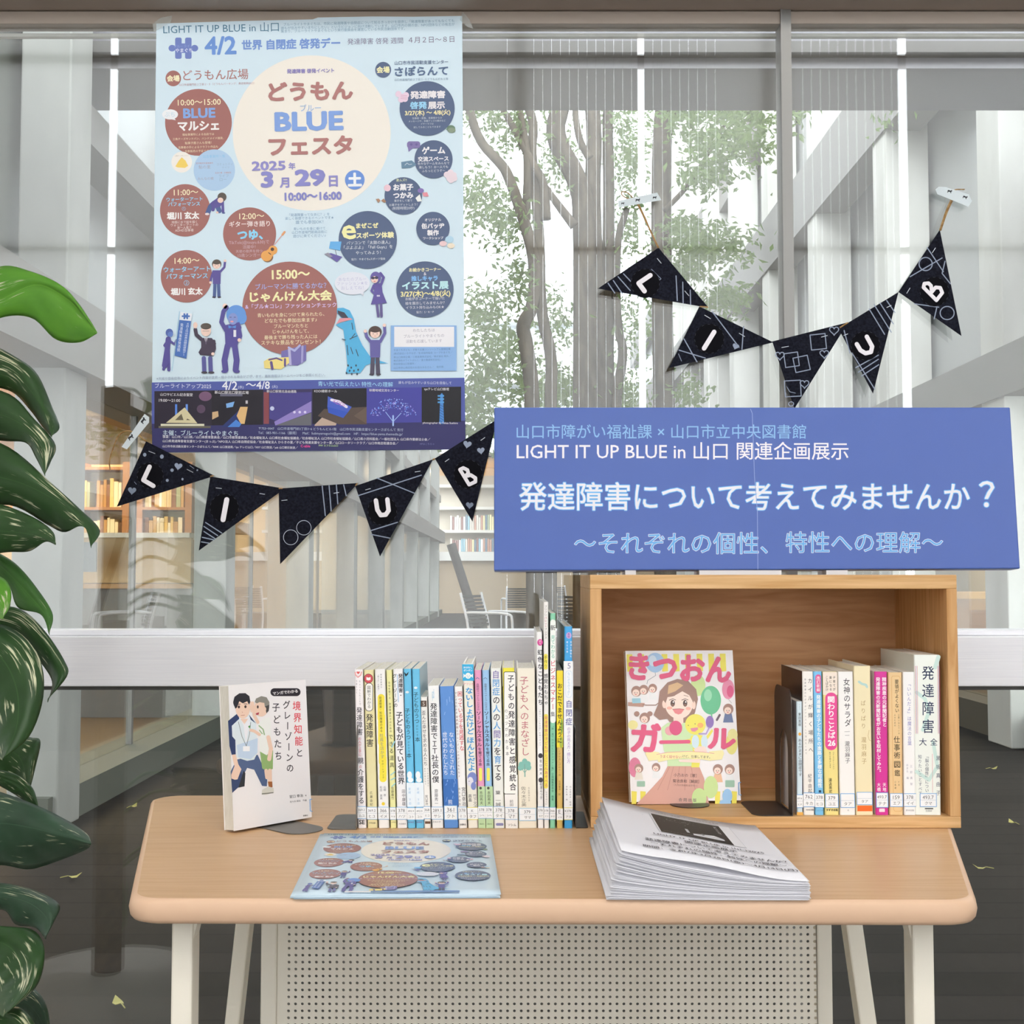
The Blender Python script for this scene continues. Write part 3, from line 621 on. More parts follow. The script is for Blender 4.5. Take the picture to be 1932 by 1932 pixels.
# ------------------------------------------------------------------ books in rows
class Spine:
    def __init__(s, root, Yf): s.root = root; s.pl = Plane((0, Yf, 0), (0, -1, 0))
def book(K, tlx, trx, ty, blx, brx, by, spine, depth, label, side=None, prints=(), lab=None, Yf=None, zbase=TZ, group=None, hard=False, name='book', dx=0):
    k, ox, oy = K; g = lambda x, y: (ox + x * k, oy + y * k)
    A = atY(*g(blx, by), Yf); B = atY(*g(brx, by), Yf); C = atY(*g(tlx, ty), Yf); D = atY(*g(trx, ty), Yf)
    th = (B - A).length - .0008; lean = math.atan2(((C + D) / 2 - (A + B) / 2).x, ((C + D) / 2 - (A + B) / 2).z)
    h = ((C + D) / 2 - (A + B) / 2).length; mid = (A + B) / 2
    base = Vector((mid.x + dx, Yf, zbase + abs(math.sin(lean)) * th / 2 + .0002))
    t = thing(name, base, label, 'book', group, (0, lean, 0))
    Mw = Matrix.Translation(base) @ Matrix.Rotation(lean, 4, 'Y'); W = lambda x, y, z: Mw @ Vector((x, y, z))
    side = side or spine; a = th / 2; bt = .0007 if not hard else .0018
    # cover: spine and two boards as one folded sheet
    r = min(a * .55, .0022); pr = [(-a, depth), (-a, r)] + [(-a + r - r * math.cos(R(x)), r - r * math.sin(R(x))) for x in (30, 60, 90)] + [(a - r + r * math.sin(R(x)), r - r * math.cos(R(x))) for x in (0, 30, 60)] + [(a, r), (a, depth)]
    pin = [(max(-a + bt, min(a - bt, x)), max(bt, y)) for x, y in pr]
    mb = MB(); n = len(pr); vs = [W(x, y, z) for z in (0, h) for x, y in pr] + [W(x, y, z) for z in (0, h) for x, y in pin]
    for i in range(n - 1):
        c = spine if 0 < i < n - 2 else side
        mb.add([vs[i], vs[i + 1], vs[n + i + 1], vs[n + i]], [(0, 1, 2, 3)], c)
        mb.add([vs[2 * n + i], vs[2 * n + i + 1], vs[3 * n + i + 1], vs[3 * n + i]], [(3, 2, 1, 0)], 'f2f0ea')
        mb.add([vs[n + i], vs[n + i + 1], vs[3 * n + i + 1], vs[3 * n + i]], [(0, 1, 2, 3)], side)
        mb.add([vs[i], vs[i + 1], vs[2 * n + i + 1], vs[2 * n + i]], [(3, 2, 1, 0)], side)
    for i in (0, n - 1): mb.add([vs[i], vs[n + i], vs[3 * n + i], vs[2 * n + i]], [(0, 1, 2, 3)], side)
    mb.build('cover', COVER, t)
    ins = .0006 if not hard else .003
    pgs = MB(); lo = (-a + bt + .0001, bt + .0002, ins); hi = (a - bt - .0001, depth - ins, h - ins)
    pgs.box(lo, hi, 'ffffff', Mw); pgs.build('page_block', PAGES, t)
    # spine print, measured on the photograph and laid on the spine face
    pl = Plane((0, Yf, 0), (0, -1, 0)); ex = Mw @ Vector((0, 0, 0))
    def fn(x, y, pl=pl): return pl(*g(x, y)) + Vector((dx, 0, 0)) + Vector((0, 0, zbase - A.z if abs(zbase - A.z) < .01 else 0))
    P = Print(fn, (0, -1, 0))
    for p in prints: getattr(P, p[0])(*p[1:])
    if P.mb.v: P.build('spine_lettering', INK, t)
    if lab:
        y0, y1, n1, n2, bc = lab[:5]; box = len(lab) > 5 and lab[5]
        f = lambda y: (y - ty) / (by - ty)
        xl = lambda y: tlx + (blx - tlx) * f(y); xr = lambda y: trx + (brx - trx) * f(y); e = .5 if not box else (brx - blx) * (.06 if box == 1 else box)
        ym = (y0 + y1) / 2; L = Print(fn, (0, -1, 0), off=.0006)
        quad = lambda a_, b_, c: L.poly([(xl(a_) + e, a_), (xr(a_) - e, a_), (xr(b_) - e, b_), (xl(b_) + e, b_)], c)
        hh = (y1 - y0)
        quad(y0, y1, 'f1f3f6'); lw = hh * .045
        if box: L.line([(xl(y0) + e, y0), (xr(y0) - e, y0), (xr(y1) - e, y1), (xl(y1) + e, y1)], lw, bc, True)
        else: quad(y0, y0 + lw, bc); quad(y1 - lw, y1, bc)
        quad(ym - lw * .25, ym + lw * .25, 'b9c4d4')
        cw = (xr(ym) - xl(ym))
        if n1: L.text(n1, (xl(ym) + xr(ym)) / 2 - 2, y0 + hh * .29, min(cw * .72, hh * .17 * len(n1)), '55585e')
        if n2: L.text(n2, (xl(ym) + xr(ym)) / 2 + 1, y0 + hh * .74, min(cw * .62, hh * .27 * len(n2)), '55585e')
        L.build('spine_label', INK, t)
    return t
DKI = '33323a'; GR = '7a7a80'; BL_ = '5f9fdc'
def v(*a): return ('vtext', *a)
K2 = (.2070, 640, 1200); K3 = (.2486, 840, 1120); K5 = (.1967, 1440, 1200)
G1 = 'books in the row on the table'
LB = dict(Yf=YS, group=G1)
l2 = lambda n1, n2, y=1560: (y, y + 115, n1, n2, '8cbbe8')
l3 = lambda n1, n2, y=1640, c='8cbbe8': (y, y + 95, n1, n2, c)
book(K2, 133, 222, 300, 168, 250, 1748, 'f4eef0', .148, 'white book with a red heart logo at the left end of the row', prints=[
    ('heart', 173, 328, 15, 'e05a5a'), ('line', [(145, 325), (150, 350), (172, 370), (196, 350), (203, 322)], 10, 'e8a0a0'),
    v('うまくいく', 158, 392, 160, 522, 18, GR), v('ちょっとしたことで', 188, 395, 190, 628, 19, GR), v('発達障害', 182, 640, 188, 900, 56, DKI, .008), v('の人が上手に', 187, 915, 191, 1090, 28, 'd95561'),
    v('親', 195, 1100, 195, 1160, 56, DKI, .008), v('の', 195, 1168, 195, 1200, 28, 'd95561'), v('介護をする', 195, 1205, 203, 1525, 56, DKI, .008), ('text', 'SE', 207, 1690, 52, '444444', .03)], lab=l2('369.2', 'ムユ', 1545), **LB)
book(K2, 222, 315, 300, 256, 350, 1742, 'e8deab', .148, 'cream book with a red round badge and white title pill, second in the row', prints=[
    ('rr', 236, 415, 309, 675, 34, '33323a'), ('rr', 241, 420, 304, 670, 30, 'f3f0ea'), ('ell', 267, 376, 42, 44, '5a3a3a'), ('ell', 267, 376, 38, 40, 'd2565f'), ('poly', [(248, 362), (267, 368), (286, 362), (286, 388), (267, 394), (248, 388)], 'f6f2ee'),
    v('図解でわかる', 271, 440, 273, 648, 36, '4a484c'), v('発達障害', 275, 695, 281, 1000, 66, DKI, .01), v('広瀬由紀', 290, 1400, 293, 1540, 26, '55524c'), ('text', '中央出版', 300, 1692, 60, '55524c')], lab=l2('369.2', 'ヒユ', 1545), **LB)
book(K2, 320, 420, 303, 357, 458, 1752, 'f2f0ef', .148, 'white book with a tall yellow scalloped title band', prints=[
    ('rr', 350, 528, 414, 780, 30, 'f5e24a'), ('rr', 355, 700, 420, 1000, 30, 'f5e24a'), ('rr', 362, 900, 428, 1180, 30, 'f5e24a'), ('rr', 368, 1080, 432, 1330, 30, 'f5e24a'),
    v('障害者雇用の', 381, 340, 384, 475, 15, GR), v('「困った」を解決！', 355, 340, 358, 505, 15, GR), v('発達障害・知的障害のある', 374, 548, 385, 875, 24, '6b6330', .01), v('社員を活かす', 384, 885, 395, 1118, 36, 'a6a27c', .012), v('サポートブック', 395, 1128, 402, 1300, 20, '6b6330'),
    v('石橋 恵', 414, 1365, 416, 1460, 24, GR), v('和田 真美', 380, 1365, 383, 1490, 24, GR), ('ell', 402, 1527, 15, 15, 'f0d23e')], lab=l2('366', 'イメ', 1555), **LB)
book(K2, 425, 482, 310, 465, 522, 1752, 'efeba8', .148, 'thin pale yellow book with blue brush strokes near its foot', prints=[
    ('line', [(505, 960), (480, 1010)], 12, '9fd4e0'), ('line', [(470, 1265), (508, 1235)], 8, '8fcfe0'), ('line', [(472, 1310), (510, 1290)], 8, '8fcfe0'), ('line', [(480, 1370), (512, 1340)], 8, '8fcfe0'),
    v('自信を育てる　発達障害の子のための', 455, 410, 470, 880, 20, '5e5b3e'), v('できる道具', 470, 885, 482, 1205, 42, '4c4a34', .006), v('佐藤義竹', 485, 1370, 488, 1490, 26, '5e5b3e'), ('text', '小学館', 494, 1695, 40, '5e5b3e')], lab=l2('378', 'サヨ', 1558), **LB)
book(K2, 487, 582, 300, 527, 622, 1752, 'f3f1f3', .148, 'white book with large black title and thin blue line between the yellow and blue books', prints=[
    ('line', [(528, 350), (540, 600)], 5, '7fbce8'), v('グレーゾーンの', 504, 340, 516, 650, 36, DKI, .012), v('発達障害・', 558, 340, 562, 560, 42, DKI, .02), v('子どもが見ている世界', 546, 685, 566, 1350, 64, DKI, .02), v('田中康雄', 586, 1395, 590, 1545, 34, '4a4850'), ('text', '大和書房', 574, 1710, 66, GR)], lab=l2('378', 'ハツ', 1555), **LB)
for i, (tx, dy, lab_) in enumerate([(583, 148, 'light blue book with a black feather mark, left of its twin'), (660, 0, 'light blue book without feather mark, right of its twin')]):
    a = tx - 583; y = 655 if i == 0 else 508
    pr = [('poly', [(583 + a, 1335), (665 + a, 1335), (697 + a, 1560), (625 + a, 1560)] if 0 else [(612 + a, 1335), (690 + a, 1335), (697 + a, 1555), (619 + a, 1555)], 'e9f2fa'), v('子どものうつ', 620 + a, y, 633 + a, y + 290, 46, '24404f', .006), v('がわかる', 632 + a, y + 298, 636 + a, y + 405, 18, '24404f'), v('本', 636 + a, y + 408, 637 + a, y + 456, 46, '24404f', .006),
          ('ell', 641 + a, 1265, 22, 34, 'f2f6fa'), ('ell', 650 + a, 1310, 26, 22, 'f2f6fa'), ('ell', 620 + a, 510 - i * 40, 16, 11, 'e6f2fa'), v('宮崎 下田', 640 + a, 1375, 646 + a, 1540, 22, '9cc4e6'), ('text', 'HOKO', 655 + a, 1695, 50, '7a5a9a', .03)]
    if i == 0: pr += [('poly', [(590, 325), (612, 345), (634, 322), (626, 350), (606, 368), (598, 352)], '26323a')]
    book(K2, tx, tx + 75, 300, 622 + a, 697 + a, 1752, '6cc2ea', .148, lab_, side='a9c6d2', prints=pr, lab=l2('493.9', 'コト', 1560), **LB)
book(K2, 740, 800, 570, 773, 838, 1765, 'f2efea', .105, 'short white pocket book with a small brown square, between blue twins and white neighbour', prints=[
    ('rect', 744, 600, 796, 656, '5d4b40'), ('text', 'S', 770, 628, 20, 'd8cfc4'), v('歪んだ幸せを求める人たち', 770, 690, 788, 1195, 38, '55525a'), v('ケーキの切れない', 806, 1210, 812, 1385, 15, GR), v('非行少年たち３', 780, 1210, 786, 1370, 15, GR), v('宮口幸治', 795, 1460, 798, 1550, 28, '55525a'), ('rect', 782, 1700, 832, 1722, '6b5140')], lab=l2('368', 'ミコ', 1562), **LB)
book(K2, 803, 911, 462, 845, 952, 1760, 'f4f4f4', .13, 'plain white book with bold black title, beside the blue cloud-patterned book', prints=[
    v('［改訂版］', 855, 490, 857, 595, 24, '7fbbe0'), v('発達障害で', 860, 615, 866, 950, 66, DKI, .012), v('ＩＴ社長の僕', 868, 955, 880, 1345, 66, DKI, .012), v('齋藤秀一', 884, 1400, 887, 1550, 34, '55525a'), ('text', '日本の学', 890, 1700, 70, GR)], lab=l2('289.1', 'サシ', 1562), **LB)
cl = [('poly', [(912 + 34, 1330), (1079, 1330), (1088, 1570), (955, 1570)], '3f72bd')]
rb = random.Random(7)
for _ in range(46):
    y = rb.uniform(510, 1700); x = 935 + (y - 487) * .033 + rb.uniform(0, 95); cl.append(('line', [(x, y), (x + rb.uniform(-12, 12), y + rb.uniform(8, 40))], rb.uniform(3, 9), rb.choice(['7fa8e2', '6f9bdc', '8db3e8', '4f82cc'])))
book(K2, 912, 1045, 487, 955, 1088, 1780, '5f92d8', .13, 'cloudy blue book with white title standing in the middle of the row', side='6f9bdc', prints=cl + [
    v('ないものとされた', 1022, 900, 1032, 1295, 46, 'eef3fa', .006), v('世代のわたしたち', 962, 900, 972, 1295, 46, 'eef3fa', .006), v('熊', 1012, 1510, 1012, 1570, 44, 'dfe9f6')], lab=(1572, 1700, '361', 'クト', '8cbbe8', 1), **LB)
book(K3, 70, 128, 725, 102, 168, 1800, 'f3f1f0', .13, 'white book with red vertical title, right of the cloudy blue book', prints=[
    v('困っている子を見逃すな', 110, 758, 128, 1212, 38, 'd4505c', .012), v('マンガでわかる', 79, 760, 86, 935, 17, '55525a'), v('境界知能とグレーゾーンの子どもたち２', 88, 940, 106, 1415, 17, '8a4a55'), v('宮口幸治', 138, 1485, 142, 1630, 32, DKI), v('佐々木昭后', 107, 1485, 112, 1630, 18, GR), ('text', '扶桑社', 135, 1770, 46, DKI, .02)], lab=l3('378', 'ミコ', 1635), **LB)
book(K3, 128, 214, 560, 172, 252, 1807, 'efebdf', .15, 'cream hardback with a bright cyan cap and rounded blue title', side='e8e4da', hard=True, prints=[
    ('poly', [(128, 561), (214, 561), (218, 686), (132, 686)], '3fb2e2'), ('text', 'おはなし', 172, 585, 66, 'f2f8fc', .02), ('text', 'ポンポン', 173, 607, 66, 'f2f8fc', .02), ('ell', 174, 648, 22, 22, 'f6f6f2'), ('poly', [(138, 632), (156, 648), (138, 664)], 'f6f6f2'), ('poly', [(210, 632), (192, 648), (210, 664)], 'f6f6f2'), ('line', [(164, 654), (174, 660), (184, 654)], 3, '3fb2e2'), ('ell', 166, 644, 3, 3, '3fb2e2'), ('ell', 182, 644, 3, 3, '3fb2e2'),
    ('text', 'アフリカ', 176, 711, 76, 'e27f92', .01), v('ないしょだけど', 180, 735, 192, 1095, 58, '4b9fd8', .03), v('ほんとだよ', 190, 1110, 202, 1372, 58, '4b9fd8', .03),
    ('ell', 205, 1425, 36, 46, '7f8cc8'), ('ell', 190, 1452, 24, 36, 'e4e2ee'), ('ell', 215, 1485, 20, 30, '7f8cc8'), ('line', [(178, 1450), (186, 1448)], 3, '55525a'), v('竹下文子', 224, 1545, 228, 1655, 28, '55525a'), v('高畠', 188, 1545, 190, 1605, 28, '55525a')], lab=l3('K', 'タフ', 1645, 'ece25a'), **LB)
for a, c1, g1, lab_ in ((0, 'e79dc2', 'pink', 'thin pink book with pale green foot, left of the matching blue one'), (59, '9cc6ec', 'blue', 'thin sky blue book with pale green foot, right of the matching pink one')):
    book(K3, 218 + a, 275 + a, 600, 253 + a - (4 if a else 0), 309 + a - (3 if a else 0), 1800, c1, .148, lab_, prints=[
        ('poly', [(247 + a, 1480), (302 + a, 1480), (309 + a - 2, 1798), (254 + a - 2, 1798)], 'bfd9ab'), ('line', [(232 + a, 665), (245 + a, 655), (258 + a, 665)], 4, '6a7aa8'), v('自閉症スペクトラムの子の', 246 + a, 698, 252 + a, 905, 20, '55405a'), v('ソーシャルスキル', 254 + a, 908, 261 + a, 1180, 38, '33283a', .02), v('を育てる本', 263 + a, 1184, 266 + a, 1328, 30, '33283a', .012), ('rr', 256 + a, 1340, 280 + a, 1440, 10, 'f2ea6a'),
        ('ell', 268 + a, 1494, 10, 10, '4a4a44'), v('本田秀夫', 272 + a, 1515, 275 + a, 1620, 27, '3e4238'), ('text', '講談社', 279 + a, 1766, 36, '4a6a3a')], lab=l3('378', 'シヘ', 1630), **LB)
book(K3, 340, 425, 590, 369, 453, 1803, 'eeefea', .148, 'off-white book with violet, blue and grey title characters', prints=[
    v('自閉症の人の人間力を育てる', 383, 602, 402, 1442, 58, ['8478b4', '5fa3dc', '5fa3dc', '4a4850', '5fa3dc', '4a4850', '5fa3dc', '8478b4', '5fa3dc', '4a4850', '5fa3dc', '4a4850', '4a4850'], .014), v('篁 一誠', 400, 1515, 403, 1635, 42, DKI), ('rr', 385, 1762, 442, 1782, 9, '8a8ab8')], lab=l3('378', 'タイ', 1635), **LB)
book(K3, 428, 530, 590, 458, 551, 1807, 'f1e544', .148, 'bright yellow book with a tall white title box', prints=[
    ('poly', [(446, 1400), (549, 1400), (551, 1806), (458, 1806)], 'f2f0ee'), ('rr', 444, 616, 536, 1548, 12, '4a4a44'), ('rr', 448, 621, 532, 1543, 10, 'f6f4f0'), ('poly', [(448, 1300), (540, 1300), (545, 1535), (540, 1543), (462, 1543), (457, 1535)], 'f6f4f0'), v('子どもの発達障害と感覚統合', 497, 635, 515, 1525, 52, DKI, .016), v('のコツがわかる本', 462, 892, 472, 1262, 28, '55525a'), v('前田', 502, 1588, 504, 1640, 30, '55525a'), ('text', 'ソシム', 507, 1780, 62, DKI, .02)], lab=l3('378', 'マﾅ', 1645), **LB)
tree_ = [('ell', 603 + dx_, 1320 + dy_, 20, 22, '86c0b4') for dx_, dy_ in ((-26, 0), (0, -24), (26, -4), (12, 14), (-14, 16), (30, 22), (-32, 24))] + [('line', [(603, 1320), (605, 1410)], 9, '86b0a4'), ('line', [(605, 1380), (630, 1345)], 5, '86b0a4'), ('line', [(604, 1385), (582, 1350)], 5, '86b0a4')]
book(K3, 532, 690, 590, 555, 697, 1805, 'f1ead9', .15, 'thick cream hardback with faded red title and a teal tree drawing', hard=True, prints=tree_ + [v('子どもへのまなざし', 597, 648, 608, 1255, 70, 'c2727c', .004), v('佐々木正美', 594, 1485, 598, 1640, 40, '8a8478'), v('児童精神科医', 634, 1490, 637, 1600, 14, 'a8a294')], lab=(1652, 1745, '379', 'サマ', '8cc4e8', 1), **LB)
book(K3, 686, 740, 310, 701, 748, 1800, 'f4f3f3', .185, 'tall white book with a magenta dot near its top', prints=[
    ('ell', 720, 388, 21, 25, 'd8509a'), v('続々', 720, 370, 720, 406, 18, 'f6eef4'), v('虹色なこどもたち', 720, 436, 723, 868, 40, DKI, .016), v('「自分らしい生き方」を見つけよう', 718, 885, 720, 1175, 13, GR), ('ell', 723, 1248, 17, 19, '44424a'), v('星山麻木', 725, 1272, 726, 1398, 22, '44424a'), ('ell', 725, 1432, 17, 19, '44424a'), v('相澤るつ子', 727, 1452, 728, 1580, 22, '44424a')], lab=l3('378', 'ホア', 1635), **LB)
book(K3, 740, 788, 85, 749, 790, 1803, 'f1eeeb', .255, 'tallest book of the row, thin and off-white with yellow title patches', side='d4d2ce', prints=[
    v('プリプリパレットブックス', 763, 108, 763, 365, 18, ['8a7a76'] * 4 + ['c8687c'] * 4 + ['8a7a76'] * 4, .006), ('rr', 749, 478, 777, 598, 13, 'f2e25a'), v('手作り', 763, 488, 763, 586, 24, '4a483a'), v('感覚おもちゃ', 764, 625, 766, 868, 32, DKI, .006), ('rr', 750, 935, 780, 1500, 13, 'f2e25a'), v('発達障害の子どもがとことんあそべる', 765, 948, 767, 1490, 26, 'd4607a', .008), v('ひかりのくに', 768, 1520, 768, 1625, 14, GR)], lab=l3('378', 'テス', 1640), **LB)
book(K3, 791, 844, 168, 793, 838, 1800, '8bd1ae', .21, 'tall mint green book with a white title band', side='a8bfb2', prints=[
    ('rr', 797, 214, 839, 1000, 20, 'f1f4f0'), v('新', 818, 255, 818, 298, 40, DKI, .01), v('見てわかる', 818, 332, 818, 510, 32, '68bfa4', .006), v('ビジネスマナー', 818, 520, 817, 902, 42, 'd8566a', .014), v('集', 817, 910, 817, 955, 36, '44424a'), v('「新・見てわかるビジネスマナー集」企画編集委員会　編著', 816, 1010, 815, 1590, 18, '356a52')], lab=l3('366', 'チテ', 1638), **LB)
book(K3, 846, 895, 597, 845, 894, 1795, 'dcb96c', .21, 'low yellow and tan book squeezed between the green and blue ones', side='6b675c', prints=[
    ('rect', 846, 598, 894, 1180, 'f1da3e'), ('ell', 880, 1140, 13, 46, 'a9b64a'), ('ell', 884, 1020, 9, 60, '8fae4e'), v('おこだでませんように', 870, 690, 869, 1150, 38, '3a3628', .024), v('くすのきしげのり・作', 868, 1200, 868, 1400, 16, '7a6030'), v('石井聖岳・絵', 868, 1430, 868, 1545, 16, '7a6030')], lab=l3('E', 'イキ', 1640, 'ece25a'), **LB)
book(K3, 897, 972, 268, 902, 967, 1800, '42a6e6', .265, 'tall blue hardback with a white middle at the right end of the row', side='8da3a4', hard=True, prints=[
    ('poly', [(899, 530), (971, 530), (968, 1655), (901, 1655)], 'f1f2f4'), ('ell', 938, 335, 20, 24, 'c9a9dc'), v('新版', 938, 316, 938, 354, 18, '6a3a9a'), v('発達と障害を', 955, 375, 954, 505, 15, 'eef6fc'), v('考える本', 926, 375, 926, 470, 16, 'eef6fc'), ('text', '5', 940, 566, 24, '8a88b0'), ('rr', 914, 602, 962, 808, 22, 'cfe2f4'), ('rr', 917, 606, 959, 804, 20, 'f1f4f8'), v('なにがちがうの？', 938, 614, 938, 798, 22, '9ac4ea'), v('自閉症', 939, 822, 939, 1022, 52, '6b6fa8', .016), v('の子の見え方・感じ方', 938, 1030, 937, 1305, 28, 'a98cc8', .004), v('内山登紀夫・監修', 950, 1475, 950, 1630, 13, GR), v('伊藤久美・編', 922, 1475, 922, 1590, 13, GR)], lab=l3('K378', 'アタ', 1640, 'ece25a'), **LB)
# ------------------------------------------------------------------ books in the box
ZS = zb1; YC = atz(1600, 1538, ZS).y; G2 = 'books standing in the wooden box'
LC = dict(Yf=YC, zbase=ZS, group=G2)
l5 = lambda n1, n2, y0=1508, y1=1645, *b: (y0, y1, n1, n2, '6aa8e2', *b)
book(K5, 314, 378, 630, 323, 383, 1720, 'd6e8f2', .105, 'thin pale blue pocket book next to the bookend in the box', side='e6e2e4', prints=[
    ('poly', [(322, 1690), (382, 1690), (383, 1719), (323, 1719)], 'edb45a'), v('ひ 25-3', 347, 655, 347, 705, 14, GR), v('東田直樹', 349, 735, 350, 868, 28, DKI), ('ell', 351, 942, 14, 15, 'eeb04a'), v('あるがままに自閉症です', 350, 985, 356, 1348, 34, DKI)], lab=l5('B916', 'ヒナ', 1520, 1650), **LC)
cvr = [('rect', 0, 0, 1, 1, '2a2426')]
book(K5, 379, 476, 340, 386, 495, 1718, 'f3f0eb', .13, 'white-spined book with a black cover behind the pocket book', side='2e2628', prints=[
    v('カイルが輝く場所へ', 448, 388, 458, 1132, 46, '3a3840'), v('発達障害のわが子がピアニストとして羽ばたくまで', 402, 400, 410, 1140, 18, GR), v('紀平由起', 446, 1318, 450, 1505, 38, '44424a'), ('text', 'NHK出版', 448, 1666, 74, DKI, .02)], lab=l5('762', 'キカ', 1500, 1640), **LC)
book(K5, 478, 566, 335, 497, 585, 1712, '7cc3f0', .13, 'light blue book with a pink badge in the box', prints=[
    ('rr', 500, 362, 553, 542, 26, 'e35f9c'), v('改訂新編', 527, 378, 528, 528, 36, 'fbeef4', .01), v('発達障害の子どもたちの進路と多様な可能性', 528, 558, 545, 1448, 42, 'eef5fb', .03), ('rect', 532, 1472, 556, 1494, '2f4a66'), ('text', 'ぶどう社', 545, 1666, 60, '4a78a8')], lab=l5('378', 'ヒコ', 1500, 1640), **LC)
book(K5, 569, 708, 340, 590, 730, 1714, 'f0df90', .13, 'yellow book with a long pink title pill in the box', prints=[
    ('poly', [(570, 341), (708, 341), (712, 560), (573, 560)], 'f1e4d8'), v('子育てが', 679, 375, 681, 525, 26, '4a4238', .012), v('楽になる', 645, 375, 647, 525, 26, '4a4238', .012), v('ことばかけ', 610, 375, 612, 525, 26, '4a4238', .012), ('rr', 594, 538, 708, 1090, 54, 'e8559c'), v('関わりことば', 650, 570, 655, 980, 74, 'fbf3f6', .024), ('text', '26', 656, 1022, 74, 'fbf3f6', .04),
    v('コミュニケーション', 672, 1105, 674, 1275, 16, '5a5238'), v('能力を伸ばします', 640, 1105, 642, 1265, 16, '5a5238'), v('湯汲英史', 642, 1358, 646, 1502, 32, '3a3628', .012), ('text', 'すずき出版', 660, 1664, 112, '3a3628', .03)], lab=l5('379', 'ユエ', 1510, 1640, 1), **LC)
book(K5, 715, 862, 340, 735, 888, 1715, 'f4f3f2', .13, 'white book with plain black title, left of the cream book in the box', prints=[
    v('女神のサラダ', 798, 398, 812, 868, 66, '3e3c44', .004), ('line', [(780, 915), (830, 912)], 3, GR), ('line', [(785, 950), (825, 948)], 3, GR), v('瀧羽麻子', 805, 1002, 810, 1218, 50, '4a4850'), ('text', '光', 815, 1668, 16, GR)], lab=l5('', 'タア', 1508, 1640, 1), **LC)
book(K5, 865, 1032, 290, 890, 1058, 1720, 'f0e4bd', .135, 'thick cream book with an orange band at its foot in the box', side='f2e8c8', hard=True, prints=[
    ('line', [(918, 440), (945, 460), (985, 470), (995, 490)], 22, 'b9d8d4'), ('line', [(1015, 905), (1005, 960), (1018, 1000), (1044, 1010)], 4, 'c9b27c'), v('ぱりぱり', 958, 608, 962, 900, 48, 'b99f6c'), v('瀧羽麻子', 964, 962, 968, 1235, 50, 'b99f6c'), ('rect', 902, 1628, 1046, 1682, 'f0702c')], lab=l5('', 'タア', 1500, 1618, 1), **LC)
book(K5, 1066, 1190, 340, 1078, 1205, 1716, 'd8349a', .13, 'magenta book with white two-column title in the box', side='ead6dc', prints=[
    v('精神疾患の元新聞記者と', 1160, 392, 1164, 868, 42, 'fbeef5', .022), v('発達障害の元新聞記者が', 1100, 392, 1105, 862, 42, 'fbeef5', .022), v('お互いを取材してみた。', 1105, 866, 1112, 1325, 42, 'fbeef5', .022), v('天地', 1162, 1402, 1163, 1490, 36, 'fbeef5', .012), v('大橋', 1108, 1402, 1110, 1490, 36, 'fbeef5', .012), ('rr', 1112, 1652, 1166, 1685, 6, 'f2dfe9')], lab=l5('493.7', 'テナ', 1500, 1640, 1), **LC)
book(K5, 1195, 1335, 360, 1210, 1347, 1728, 'edcb97', .13, 'tan book with a thin rounded border in the box', prints=[
    ('line', [(1230, 410), (1240, 393), (1300, 393), (1312, 410), (1330, 1670), (1320, 1690), (1262, 1690), (1250, 1672)], 3, 'd8a25e', True), v('要領がよくない', 1280, 425, 1284, 745, 40, '4a3c2c', .008), v('と思い込んでいる', 1299, 755, 1302, 955, 18, '6a5a42'), v('人のための', 1262, 755, 1264, 880, 18, '6a5a42'), v('仕事術', 1281, 965, 1284, 1190, 62, '3e3226', .006), ('line', [(1256, 1212), (1312, 1212), (1314, 1268), (1258, 1268)], 4, '3e3226', True), v('図鑑', 1284, 1205, 1287, 1362, 56, '3e3226', .006), v('F太', 1300, 1395, 1301, 1450, 18, '6a5a42'), v('小鳥遊', 1266, 1395, 1268, 1480, 18, '6a5a42')], lab=l5('159', 'エフ', 1520, 1645, 1), **LC)
book(K5, 1337, 1452, 350, 1350, 1466, 1722, 'f6f5f5', .13, 'white book with faint violet handwritten title in the box', prints=[
    v('「いいんだよ」は魔法の言葉', 1398, 440, 1404, 1055, 40, '8f8cc4'), v('三好真智', 1418, 1225, 1422, 1450, 24, 'a5a3b5'), v('はまた 編', 1380, 1225, 1386, 1380, 22, 'a5a3b5'), ('text', '鈴木出版', 1408, 1675, 76, GR)], lab=l5('378', 'イイ', 1512, 1640), **LC)
ar = [('line', [(1480, 540), (1560, 600), (1600, 720), (1540, 900)], 34, 'cfe8e2'), ('line', [(1690, 200), (1660, 300)], 40, 'cfe8e2'), ('line', [(1640, 1020), (1680, 1250), (1600, 1380), (1480, 1300)], 34, 'cfe8e2')]
ar += [('line', [(x, 288), (x + 6, 935)], 3, c) for x, c in ((1468, 'd86a80'), (1477, 'a98cc8'), (1486, 'd86a80'), (1682, 'd86a80'), (1692, 'a98cc8'), (1701, 'd86a80'))]
book(K5, 1453, 1704, 182, 1468, 1719, 1718, 'f0f5ef', .15, 'thickest book in the box, tall white with big navy title at its right end', side='e6ebe2', prints=ar + [
    v('発達障害', 1590, 268, 1592, 950, 122, '2e3a5c', .006), ('text', '大', 1541, 1015, 72, '2e3a5c', .004), ('text', '全', 1646, 1015, 70, '2e3a5c', .004), v('知りたいことすべて', 1512, 1135, 1518, 1530, 36, '5a6078'), v('「脳の個性」につい', 1580, 1132, 1580, 1500, 36, '5a6078'), ('line', [(1632, 1130), (1634, 1500)], 2.5, 'd86a80'), v('黒坂真由子', 1688, 1130, 1688, 1545, 44, '4a5068'), ('rect', 1560, 1650, 1640, 1660, DKI), ('text', '日経BP', 1600, 1676, 60, GR)], lab=(1510, 1635, '493.7', 'クマ', '6aa8e2', .19), dx=-.0014, **LC)
be = atz(1499, 1540, ZS)
